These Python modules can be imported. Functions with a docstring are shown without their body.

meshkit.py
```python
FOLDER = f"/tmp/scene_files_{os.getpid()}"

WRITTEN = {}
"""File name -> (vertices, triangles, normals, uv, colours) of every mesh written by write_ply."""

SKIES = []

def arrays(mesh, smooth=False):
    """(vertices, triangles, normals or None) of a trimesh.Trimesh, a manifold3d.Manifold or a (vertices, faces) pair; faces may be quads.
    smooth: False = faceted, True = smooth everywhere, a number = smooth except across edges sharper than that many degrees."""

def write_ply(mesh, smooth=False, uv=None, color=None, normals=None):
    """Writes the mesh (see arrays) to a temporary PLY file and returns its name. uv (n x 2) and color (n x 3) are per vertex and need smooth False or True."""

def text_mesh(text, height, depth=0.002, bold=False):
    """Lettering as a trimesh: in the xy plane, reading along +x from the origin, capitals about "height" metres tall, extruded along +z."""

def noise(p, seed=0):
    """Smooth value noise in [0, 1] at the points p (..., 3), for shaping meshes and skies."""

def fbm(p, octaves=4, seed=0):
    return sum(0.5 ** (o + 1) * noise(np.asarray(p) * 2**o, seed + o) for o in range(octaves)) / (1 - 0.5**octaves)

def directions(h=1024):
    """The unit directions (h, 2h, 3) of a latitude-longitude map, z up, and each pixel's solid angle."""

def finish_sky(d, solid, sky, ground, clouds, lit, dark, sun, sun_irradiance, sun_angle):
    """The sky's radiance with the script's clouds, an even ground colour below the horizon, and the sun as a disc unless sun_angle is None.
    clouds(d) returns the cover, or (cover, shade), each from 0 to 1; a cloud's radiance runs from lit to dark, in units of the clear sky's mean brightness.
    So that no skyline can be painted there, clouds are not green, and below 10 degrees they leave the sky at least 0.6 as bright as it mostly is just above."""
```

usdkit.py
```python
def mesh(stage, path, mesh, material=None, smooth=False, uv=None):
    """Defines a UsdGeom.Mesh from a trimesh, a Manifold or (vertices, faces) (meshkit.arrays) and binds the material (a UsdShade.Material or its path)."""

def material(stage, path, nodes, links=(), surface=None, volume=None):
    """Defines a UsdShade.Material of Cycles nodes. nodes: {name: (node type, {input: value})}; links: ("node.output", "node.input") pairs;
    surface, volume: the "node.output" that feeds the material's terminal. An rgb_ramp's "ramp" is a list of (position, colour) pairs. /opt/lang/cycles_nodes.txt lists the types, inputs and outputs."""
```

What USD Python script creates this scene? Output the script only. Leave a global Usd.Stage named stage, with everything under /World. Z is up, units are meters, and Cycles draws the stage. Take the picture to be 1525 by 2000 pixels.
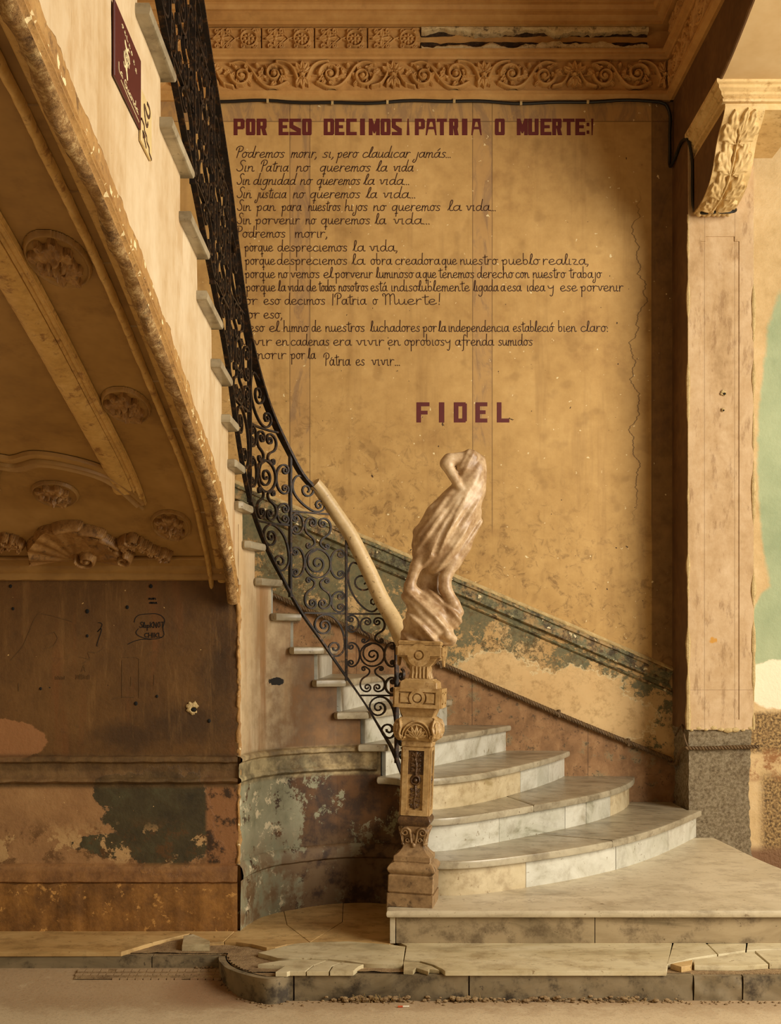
import math, random, numpy as np, trimesh, usdkit
from pxr import Usd, UsdGeom, UsdLux, UsdShade, Gf, Sdf
from shapely.geometry import Polygon, LineString, Point, box as sbox
from shapely.ops import unary_union
from meshkit import fbm, noise as vnoise

stage = Usd.Stage.CreateInMemory()
UsdGeom.SetStageUpAxis(stage, UsdGeom.Tokens.z); UsdGeom.SetStageMetersPerUnit(stage, 1.0)
UsdGeom.Xform.Define(stage, '/World')
rng = random.Random(7)

# ------------------------------------------------------------------ camera (picture of 1525 x 2000, focal length 2250 px, level, lens shifted up)
FPX, CX, CY, H = 2250.0, 762.0, 1275.0, 1.44
MM = 36.0 / 1525
cam = UsdGeom.Camera.Define(stage, '/World/camera')
cam.CreateHorizontalApertureAttr(36.0); cam.CreateVerticalApertureAttr(36.0 * 2000 / 1525)
cam.CreateFocalLengthAttr(FPX * MM)
cam.CreateVerticalApertureOffsetAttr((CY - 1000) * MM)
cam.CreateClippingRangeAttr(Gf.Vec2f(0.05, 200))
xf = UsdGeom.Xformable(cam); xf.AddTranslateOp().Set(Gf.Vec3d(0, 0, H)); xf.AddRotateXOp().Set(90.0)
cam.CreateExposureAttr(-1.52)

# ------------------------------------------------------------------ light: daylight of the next room through the arch on the right, softer daylight of the hall behind
def rect(name, loc, target, w, h, power, col):
    l = UsdLux.RectLight.Define(stage, '/World/' + name)
    l.CreateWidthAttr(w); l.CreateHeightAttr(h); l.CreateIntensityAttr(power); l.CreateColorAttr(Gf.Vec3f(*col))
    d = np.array(target, float) - loc; d /= np.linalg.norm(d)
    up = np.array([0, 0, 1.0]); r = np.cross(d, up); r /= np.linalg.norm(r); u = np.cross(r, d)
    m = np.eye(4); m[0, :3] = r; m[1, :3] = u; m[2, :3] = -d; m[3, :3] = loc
    UsdGeom.Xformable(l).AddTransformOp().Set(Gf.Matrix4d(m.tolist()))
WARM = (1.0, 0.905, 0.75)
rect('daylight_right_room', (5.4, 2.3, 3.3), (0.2, 6.0, 1.2), 3.2, 3.8, 46.0, WARM)
rect('daylight_hall', (2.7, -2.4, 5.2), (-0.2, 5.0, 0.6), 3.4, 3.0, 0.75, WARM)
dome = UsdLux.DomeLight.Define(stage, '/World/sky'); dome.CreateIntensityAttr(0.015); dome.CreateColorAttr(Gf.Vec3f(1.0, 0.88, 0.72))

# ------------------------------------------------------------------ names and properties
used = {}
def numbered(parent, name):
    k = (parent, name); n = used.get(k, 0); used[k] = n + 1
    return f'{parent}/{name}' + (f'_{n:03d}' if n else '')
def props(p, label=None, cat=None, group=None, kind=None):
    for k, v in (('label', label), ('category', cat), ('group', group), ('kind', kind)):
        if v: p.SetCustomDataByKey(k, v)
def thing(name, label=None, cat=None, group=None, loc=(0, 0, 0), kind=None):
    x = UsdGeom.Xform.Define(stage, numbered('/World', name)); x.AddTranslateOp().Set(Gf.Vec3d(*map(float, loc)))
    props(x.GetPrim(), label, cat, group, kind); return x.GetPrim()
def base_of(parent):
    p = parent
    while str(p.GetPath()).count('/') > 2: p = p.GetParent()
    t = p.GetAttribute('xformOp:translate')
    return np.array(t.Get()) if t and t.HasAuthoredValue() else np.zeros(3)
def obj(name, mesh, material, parent=None, label=None, cat=None, group=None, kind=None, smooth=35):
    """one mesh; vertices in world coordinates"""
    v, f = (mesh.vertices, mesh.faces) if hasattr(mesh, 'vertices') else mesh
    v, f = np.array(v, float), np.array(f)
    if parent is not None: v = v - base_of(parent)
    m = usdkit.mesh(stage, numbered(str(parent.GetPath()) if parent is not None else '/World', name), (v, f), material, smooth=smooth)
    props(m.GetPrim(), label, cat, group, kind); return m.GetPrim()

# ------------------------------------------------------------------ mesh helpers
def W(px, py, y): return np.array([(px - CX) * y / FPX, y, H + (CY - py) * y / FPX])       # a point of the photo at depth y
def onz(px, py, z): return W(px, py, FPX * (H - z) / (py - CY))                              # ... on a level plane
def tri(v, f): return trimesh.Trimesh(np.asarray(v, float), np.asarray(f, int), process=False)
def cat(ms): return trimesh.util.concatenate([m if hasattr(m, 'vertices') else tri(*m) for m in ms])
def bx(x0, x1, y0, y1, z0, z1):
    m = trimesh.creation.box([x1 - x0, y1 - y0, z1 - z0]); m.apply_translation([(x0 + x1) / 2, (y0 + y1) / 2, (z0 + z1) / 2]); return m
def cbox(x0, x1, y0, y1, z0, z1, c=0.006):
    import manifold3d as m3
    pts = []
    for sx in (0, 1):
        for sy in (0, 1):
            for sz in (0, 1):
                p = np.array([(x0, x1)[sx], (y0, y1)[sy], (z0, z1)[sz]], float); d = np.array([1 - 2 * sx, 1 - 2 * sy, 1 - 2 * sz]) * c
                for k in range(3):
                    q = p + d; q[k] = p[k]; pts.append(q)
    h = trimesh.convex.convex_hull(np.array(pts)); return h
def grid(P, flip=False):
    n, m = P.shape[:2]; i = np.arange(n * m).reshape(n, m)
    a, b, c, d = i[:-1, :-1].ravel(), i[1:, :-1].ravel(), i[1:, 1:].ravel(), i[:-1, 1:].ravel()
    f = np.vstack([np.c_[a, b, c], np.c_[a, c, d]])
    return tri(P.reshape(-1, 3), f[:, ::-1] if flip else f)
def cap(pts2):
    v, f = trimesh.creation.triangulate_polygon(Polygon(pts2), engine='earcut')
    return np.asarray(v), np.asarray(f)
def sweep(profile, path, A, B, caps=True, closed=True):
    profile, path = np.asarray(profile, float), np.asarray(path, float)
    A = np.broadcast_to(A, path.shape); B = np.broadcast_to(B, path.shape)
    P = path[:, None] + profile[None, :, :1] * A[:, None] + profile[None, :, 1:] * B[:, None]
    if closed: P = np.concatenate([P, P[:, :1]], 1)
    ms = [grid(P)]
    if caps and closed:
        v, f = cap(profile)
        for k in (0, -1):
            ms.append(tri(path[k] + v[:, :1] * A[k] + v[:, 1:] * B[k], f if k else f[:, ::-1]))
    m = cat(ms); m.merge_vertices(); m.fix_normals(); return m
def tube(path, r, n=8, caps=True):
    path = np.asarray(path, float); r = np.broadcast_to(r, len(path))
    T = np.gradient(path, axis=0); T /= np.linalg.norm(T, axis=1, keepdims=True) + 1e-12
    a = np.cross(T[0], [0.3, 0.5, 0.81]); a /= np.linalg.norm(a); rings = []
    for p, t, q in zip(path, T, r):
        a = a - t * a.dot(t); a /= np.linalg.norm(a); b = np.cross(t, a); th = np.linspace(0, 2 * np.pi, n + 1)
        rings.append(p + q * (np.cos(th)[:, None] * a + np.sin(th)[:, None] * b))
    m = grid(np.array(rings)); ms = [m]
    if caps:
        for k in (0, -1):
            c = np.vstack([[path[k]], rings[k][:-1]]); j = np.arange(n)
            ms.append(tri(c, np.c_[np.zeros(n, int), 1 + j, 1 + (j + 1) % n]))
    m = cat(ms); m.merge_vertices(); m.fix_normals(); return m
def chaikin(p, k=3):
    p = np.asarray(p, float)
    for _ in range(k):
        if len(p) < 3: break
        q = np.empty((2 * len(p) - 2, p.shape[1])); q[0::2] = .75 * p[:-1] + .25 * p[1:]; q[1::2] = .25 * p[:-1] + .75 * p[1:]; q[0] = p[0]; q[-1] = p[-1]; p = q
    return p
def spline(pts, n=60):
    from scipy.interpolate import CubicSpline, PchipInterpolator
    p = np.asarray(pts, float); d = np.r_[0, np.cumsum(np.linalg.norm(np.diff(p, axis=0), axis=1))]
    return CubicSpline(d, p)(np.linspace(0, d[-1], n))
def lin(pts, n=60):
    p = np.asarray(pts, float); d = np.r_[0, np.cumsum(np.linalg.norm(np.diff(p, axis=0), axis=1))]; t = np.linspace(0, d[-1], n)
    return np.stack([np.interp(t, d, p[:, k]) for k in range(p.shape[1])], 1)
def extrude_z(poly, z0, z1):
    m = trimesh.creation.extrude_polygon(poly, z1 - z0, engine='earcut'); m.apply_translation([0, 0, z0]); return m
def polys(g): return [q for q in getattr(g, 'geoms', [g]) if q.geom_type == 'Polygon' and q.area > 1e-7]
def slab(pts, z0, z1, r=0.008, n=3):
    """a slab of a plan outline with a rounded edge"""
    p = np.asarray(Polygon(pts).exterior.coords)[:-1]
    if Polygon(p).exterior.is_ccw is False: p = p[::-1]
    e = np.roll(p, -1, 0) - p; e /= np.linalg.norm(e, axis=1, keepdims=True) + 1e-12
    nn = np.c_[e[:, 1], -e[:, 0]]; vn = nn + np.roll(nn, 1, 0); vn /= np.maximum((vn * nn).sum(1, keepdims=True), 0.35)
    rings = []
    for a in np.linspace(-np.pi / 2, 0, n): rings.append((r * (np.cos(a) - 1), z0 + r * (1 + np.sin(a))))
    for a in np.linspace(0, np.pi / 2, n): rings.append((r * (np.cos(a) - 1), z1 - r * (1 - np.sin(a))))
    P = np.array([np.c_[p + vn * o, np.full(len(p), z)] for o, z in rings]); P = np.concatenate([P, P[:, :1]], 1)
    ms = [grid(P, flip=True)]
    for k, z in ((0, z0), (-1, z1)):
        try:
            v, f = cap(p + vn * rings[k][0]); ms.append(tri(np.c_[v, np.full(len(v), z)], f if k else f[:, ::-1]))
        except Exception: pass
    m = cat(ms); m.merge_vertices(); m.fix_normals(); return m
def surfnet(F, lo, h):
    """naive surface nets of the zero level of F on a grid"""
    F = np.asarray(F); s = F < 0; nx, ny, nz = F.shape; acc = np.zeros((nx - 1, ny - 1, nz - 1, 3)); cnt = np.zeros((nx - 1, ny - 1, nz - 1))
    I = np.stack(np.meshgrid(*map(np.arange, F.shape), indexing='ij'), -1).astype(float)
    quads = []
    for ax in range(3):
        sl0 = [slice(None)] * 3; sl1 = [slice(None)] * 3; sl0[ax] = slice(0, -1); sl1[ax] = slice(1, None)
        a, b = F[tuple(sl0)], F[tuple(sl1)]; cr = (a < 0) != (b < 0); idx = np.argwhere(cr); t = a[cr] / (a[cr] - b[cr])
        pt = idx.astype(float); pt[:, ax] += t; o = [k for k in range(3) if k != ax]
        cells = []
        for da, db in ((0, 0), (1, 0), (1, 1), (0, 1)):
            c = idx.copy(); c[:, o[0]] -= da; c[:, o[1]] -= db; cells.append(c)
            ok = np.all(c >= 0, 1) & np.all(c < np.array(cnt.shape), 1); cc = c[ok]
            np.add.at(acc, tuple(cc.T), pt[ok]); np.add.at(cnt, tuple(cc.T), 1)
        quads.append((cells, (a[cr] < 0) ^ (ax == 1)))
    ids = -np.ones(cnt.shape, int); m = cnt > 0; ids[m] = np.arange(m.sum()); V = acc[m] / cnt[m][:, None]; Fs = []
    for cells, fl in quads:
        ok = np.ones(len(fl), bool)
        for c in cells: ok &= np.all(c >= 0, 1) & np.all(c < np.array(cnt.shape), 1)
        q = np.stack([ids[tuple(c[ok].T)] for c in cells], 1); f = fl[ok]; q[~f] = q[~f][:, ::-1]
        Fs += [q[:, [0, 1, 2]], q[:, [0, 2, 3]]]
    mm = tri(lo + V * h, np.vstack(Fs)); mm.fix_normals(); return mm

# 2-D relief: heights on a grid from strokes
def stroke(U, V, pts, w0, w1=None, hgt=1.0, k=0.5):
    """height of a rounded stroke along pts whose half-width runs from w0 to w1"""
    p = np.asarray(pts, float); w1 = w0 if w1 is None else w1; out = np.zeros_like(U); n = len(p) - 1
    for i in range(n):
        a, b = p[i], p[i + 1]; d = b - a; L = d.dot(d) + 1e-12
        t = np.clip(((U - a[0]) * d[0] + (V - a[1]) * d[1]) / L, 0, 1); dist = np.hypot(U - a[0] - t * d[0], V - a[1] - t * d[1])
        w = w0 + (w1 - w0) * (i + t) / n; out = np.maximum(out, np.clip(1 - (dist / w) ** 2, 0, 1) ** k * (w / max(w0, w1)) ** 0.3)
    return hgt * out
def blob(U, V, cu, cv, ru, rv, ang=0, hgt=1.0, k=0.5):
    c, s = math.cos(ang), math.sin(ang); a = ((U - cu) * c + (V - cv) * s) / ru; b = (-(U - cu) * s + (V - cv) * c) / rv
    return hgt * np.clip(1 - a * a - b * b, 0, 1) ** k
def leaf(U, V, a, b, w, hgt=1.0, bend=0.0, veins=5, pw=0.75):
    """a pointed, veined leaf from a to b"""
    a, b = np.array(a, float), np.array(b, float); L = np.linalg.norm(b - a); d = (b - a) / L; n = np.array([-d[1], d[0]])
    t = ((U - a[0]) * d[0] + (V - a[1]) * d[1]) / L; s = ((U - a[0]) * n[0] + (V - a[1]) * n[1]) - bend * L * np.sin(np.clip(t, 0, 1) * np.pi)
    ww = w * np.clip(np.sin(np.clip(t, 0.0, 1) ** pw * np.pi), 0, 1) ** 0.7 * (1 + 0.20 * np.cos((t * veins + .3) * 2 * np.pi))
    r = np.where((t > 0) & (t < 1), np.abs(s) / np.maximum(ww, 1e-6), 9)
    hh = np.clip(1 - r * r, 0, 1) ** 0.45 * (0.70 + 0.30 * np.clip(r * 1.8, 0, 1))
    return hgt * hh * (0.93 + 0.07 * np.cos((t * veins - r * 0.6) * 2 * np.pi))
def spir(cx, cy, r0, r1, a0, turns, n=40):
    t = np.linspace(0, 1, n); a = a0 + turns * 2 * np.pi * t; r = r0 * (r1 / r0) ** t
    return np.c_[cx + r * np.cos(a), cy + r * np.sin(a)]

# ------------------------------------------------------------------ materials
def lc(h):
    h = h.lstrip('#'); c = np.array([int(h[i:i + 2], 16) for i in (0, 2, 4)]) / 255.0
    return tuple(np.where(c < 0.04045, c / 12.92, ((c + 0.055) / 1.055) ** 2.4))
class G:
    """a small graph of shader nodes: every method returns 'node.output'"""
    def __init__(s): s.n, s.l = {}, []
    def add(s, kind, out, **inp):
        k = f'n{len(s.n)}'; vals = {}
        for a, b in inp.items():
            if isinstance(b, str) and '.' in b: s.l.append((b, f'{k}.{a}'))
            elif isinstance(b, str) and b.startswith('#'): vals[a] = lc(b)
            else: vals[a] = b
        s.n[k] = (kind, vals); return f'{k}.{out}'
    def pos(s): return s.add('geometry', 'position')
    def xyz(s):
        k = s.add('separate_xyz', 'x', vector=s.pos()).split('.')[0]; return k + '.x', k + '.y', k + '.z'
    def map(s, scale=(1, 1, 1), loc=(0, 0, 0), rot=(0, 0, 0)): return s.add('mapping', 'vector', vector=s.pos(), scale=scale, location=loc, rotation=rot)
    def noise(s, scale, detail=4.0, rough=0.55, vec=None, dist=0.0): return s.add('noise_texture', 'fac', vector=vec or s.pos(), scale=scale, detail=detail, roughness=rough, distortion=dist)
    def voro(s, scale, vec=None, feature='f1', out='distance'): return s.add('voronoi_texture', out, vector=vec or s.pos(), scale=scale, feature=feature)
    def m(s, op, a, b=0.0, c=0.0): return s.add('math', 'value', math_type=op, value1=a, value2=b, value3=c)
    def ss(s, x, a, b): return s.add('map_range', 'result', range_type='smoothstep', value=x, from_min=a, from_max=b, to_min=0.0, to_max=1.0)
    def mix(s, f, a, b, mode='mix'): return s.add('mix', 'color', mix_type=mode, fac=f, color1=a, color2=b)
    def ramp(s, f, stops): return s.add('rgb_ramp', 'color', fac=f, ramp=[(p, lc(c) if isinstance(c, str) else c) for p, c in stops])
    def band(s, x, a, b, e=0.004): return s.m('multiply', s.ss(x, a - e, a + e), s.m('subtract', 1.0, s.ss(x, b - e, b + e)))
    def AND(s, *a):
        r = a[0]
        for b in a[1:]: r = s.m('multiply', r, b)
        return r
    def OR(s, *a):
        r = a[0]
        for b in a[1:]: r = s.m('maximum', r, b)
        return r
    def inv(s, a): return s.m('subtract', 1.0, a)
    def bump(s, h, strength=0.4, dist=0.01): return s.add('bump', 'normal', height=h, strength=strength, distance=dist)
    def blobs(s, coords, e=0.5):
        """union of soft ellipses (cu, cv, ru, rv) in the plane of two coordinates, 0..1, for masks that noise then roughens"""
        u, v, items = coords; r = None
        for cu, cv, ru, rv in items:
            a = s.m('divide', s.m('subtract', u, cu), ru); b = s.m('divide', s.m('subtract', v, cv), rv)
            q = s.m('subtract', 1.0, s.m('sqrt', s.m('add', s.m('multiply', a, a), s.m('multiply', b, b))))
            r = q if r is None else s.m('maximum', r, q)
        return r
    def end(s, name, color, rough=0.7, normal=None, **kw):
        inp = dict(base_color=color, roughness=rough, **kw)
        if normal: inp['normal'] = normal
        o = s.add('principled_bsdf', 'BSDF', **inp)
        return usdkit.material(stage, '/World/Looks/' + name, s.n, s.l, surface=o)
# ------------------------------------------------------------------ levels and lines of the place
R = 0.17; ZP = 0.127
def zt(n): return 0.281 + R * (n - 1)                    # top of tread n (1 = the landing)
YB = 7.65; YL = 5.47; XS = -0.745; XP = 1.874            # back wall, left wall, face of the string wall, face of pier and arch
def zdado(x): return 1.321 - 0.4285 * (x - 1.874)
def zrope(x): return 0.722 - 0.415 * (x - 1.874)

def mat_back():
    g = G(); x, y, z = g.xyz()
    n1, n2, n3, n4 = g.noise(1.6, 5), g.noise(9, 6, 0.65), g.noise(40, 3), g.noise(0.7, 3)
    base = g.ramp(g.m('add', g.m('multiply', n1, 0.5), g.m('multiply', n2, 0.5)), [(0.30, '#a37c46'), (0.45, '#bb9558'), (0.58, '#c7a163'), (0.72, '#d2ae70')])
    # grime washed down the wall
    drip = g.noise(1.0, 5, 0.6, g.map(scale=(9, 9, 0.8)))
    base = g.mix(g.m('multiply', g.ss(drip, 0.5, 0.72), 0.35), base, '#8a6535')
    # soft sooty blotches
    base = g.mix(g.m('multiply', g.ss(g.noise(5.5, 3, 0.5), 0.56, 0.68), 0.30), base, '#84602f')
    # painted imitation marble bands with fine dark lines beside them
    vein = g.ss(g.noise(3.0, 6, 0.7, g.map(scale=(3.0, 3.0, 0.9), rot=(0, 0.5, 0)), 1.2), 0.45, 0.62)
    bands = g.OR(g.band(x, -0.668, -0.535), g.band(x, 0.545, 0.675), g.band(x, 1.735, 1.88), g.band(z, 4.97, 5.12))
    above = g.ss(g.m('subtract', z, g.m('multiply_add', x, -0.4285, 2.124)), 0.0, 0.02)
    bands = g.AND(bands, g.ss(z, 2.75, 2.9))
    bc = g.mix(vein, '#b48d58', '#7f6450')
    base = g.mix(g.m('multiply', bands, 0.6), base, bc)
    base = g.mix(g.m('multiply', g.band(x, 1.735, 1.9), 0.7), base, g.ramp(n2, [(0.35, '#553a1c'), (0.65, '#7d5a31')]))  # right border: browner paint, with shade beside the pier put into it
    lines = None
    for v in (-0.668, -0.535, 0.545, 0.675, 1.735):
        b = g.band(x, v - 0.003, v + 0.003, 0.002); lines = b if lines is None else g.m('maximum', lines, b)
    lines = g.AND(lines, g.ss(z, 2.2, 2.3))
    lines = g.m('maximum', lines, g.band(z, 4.965, 4.972, 0.002))
    base = g.mix(g.m('multiply', lines, 0.6), base, '#5a4024')
    # rubbed dark scuffs above the dado and pale chips
    hgt = g.m('subtract', z, g.m('multiply_add', x, -0.4285, 2.124))
    scuff = g.AND(g.ss(g.noise(14, 7, 0.75, None, 0.8), 0.50, 0.66), g.inv(g.ss(hgt, 0.1, 1.3)))
    base = g.mix(g.m('multiply', scuff, 0.65), base, '#6a4a22')
    base = g.mix(g.ss(g.noise(33, 2, 0.5), 0.735, 0.76), base, '#e6d3a2')
    base = g.mix(g.ss(g.noise(27, 2, 0.5, g.map(loc=(4, 2, 7))), 0.76, 0.78), base, '#4a3218')
    # a long hair crack on the right
    wob = g.m('multiply_add', g.noise(2.2, 5, 0.6, g.map(scale=(0, 0, 1))), 0.55, 1.36)
    crack = g.AND(g.band(g.m('subtract', x, wob), -0.004, 0.004, 0.002), g.ss(z, 2.2, 2.6), g.inv(g.ss(z, 4.2, 4.6)))
    base = g.mix(g.m('multiply', crack, 0.7), base, '#53381a')
    # ---- dado: green oil paint peeling from ochre and pale plaster
    d2 = g.m('subtract', z, g.m('multiply_add', x, -0.415, 1.4997))        # height over the cable line
    pn = g.noise(5.5, 10, 0.8, None, 0.3); pf = g.noise(30, 8, 0.8)
    green = g.ramp(g.m('add', g.m('multiply', n2, 0.6), g.m('multiply', n3, 0.4)), [(0.3, '#4b4a31'), (0.48, '#696547'), (0.6, '#7d6f4a'), (0.72, '#8f8560')])
    under = g.ramp(n1, [(0.3, '#a8834c'), (0.5, '#bf9a62'), (0.7, '#cfb280')])
    pm = g.m('add', g.m('multiply', pn, 0.7), g.m('multiply', pf, 0.3))
    bias = g.m('multiply', g.ss(x, -0.4, 1.3), 0.10)
    paint = g.inv(g.ss(g.m('add', pm, g.m('add', bias, g.m('multiply', g.ss(hgt, -0.45, -0.12), -0.08))), 0.51, 0.55))
    dado = g.mix(paint, under, green)
    dado = g.mix(g.AND(g.ss(g.noise(24, 9, 0.85), 0.5, 0.56), g.ss(g.noise(2.4, 4), 0.40, 0.62), 0.85), dado, '#55431f')
    dado = g.mix(g.m('multiply', g.ss(g.noise(10, 6, 0.7, g.map(scale=(1, 1, .3))), 0.5, 0.7), 0.3), dado, '#7c5f35')
    pale = g.blobs((x, z, [(0.72, 1.30, 0.26, 0.15), (1.15, 1.17, 0.42, 0.17), (1.45, 1.00, 0.30, 0.17)]))
    rag = g.m('multiply', g.m('subtract', g.noise(7, 8, 0.7), 0.5), 1.6)
    pe = g.ss(g.m('add', pale, rag), 0.0, 0.04)
    dado = g.mix(pe, dado, g.mix(g.m('multiply', g.ss(g.noise(13, 7, 0.75), 0.48, 0.66), 0.5), g.ramp(n1, [(0.3, '#c39c64'), (0.6, '#d6b580')]), '#96733f'))
    rim = g.AND(g.ss(g.m('add', pale, rag), -0.07, 0.0), g.inv(pe))
    dado = g.mix(g.m('multiply', rim, 0.7), dado, '#e3d0a2')
    # below the cable: brown imitation marble slabs
    low = g.ramp(g.m('add', g.m('multiply', vein, 0.12), g.m('multiply', n2, 0.78)), [(0.25, '#74522f'), (0.5, '#977048'), (0.75, '#b08c60')])
    low = g.mix(g.AND(g.ss(g.noise(6, 6, 0.7), 0.55, 0.64), 0.6), low, '#8d8260')
    low = g.mix(g.AND(g.band(g.m('fraction', g.m('multiply_add', x, 1.3, 0.3)), 0.0, 0.008, 0.003), 0.6), low, '#4a3018')
    low = g.mix(g.AND(g.ss(g.noise(24, 7, 0.8), 0.56, 0.62), 0.7), low, '#3f2a14')
    dado = g.mix(g.ss(d2, -0.01, 0.01), low, dado)
    color = g.mix(above, dado, base)
    h = g.m('add', g.m('multiply', n3, 0.25), g.m('add', g.m('multiply', paint, g.inv(above)), g.m('multiply', n2, 0.5)))
    return g.end('plaster_wall_painted', color, 0.72, g.bump(h, 0.35, 0.006))

def mat_simple(name, stops, scale=6, rough=0.7, bump=0.3, dist=0.006, grime=None, gs=12, gt=(0.52, 0.66), chips=None, vec=None, ga=0.8):
    g = G(); v = g.map(scale=vec) if vec else None
    n1, n2, n3 = g.noise(scale, 6, 0.6, v), g.noise(scale * 5, 4, 0.6), g.noise(scale * 22, 3)
    c = g.ramp(g.m('add', g.m('multiply', n1, 0.62), g.m('multiply', n2, 0.38)), stops)
    if grime: c = g.mix(g.m('multiply', g.ss(g.noise(gs, 8, 0.72, v), *gt), ga), c, grime)
    if chips: c = g.mix(g.ss(g.noise(chips[1], 3, 0.5), chips[2], chips[2] + 0.02), c, chips[0])
    h = g.m('add', n2, g.m('multiply', n3, 0.5))
    return g.end(name, c, rough, g.bump(h, bump, dist))

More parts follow.
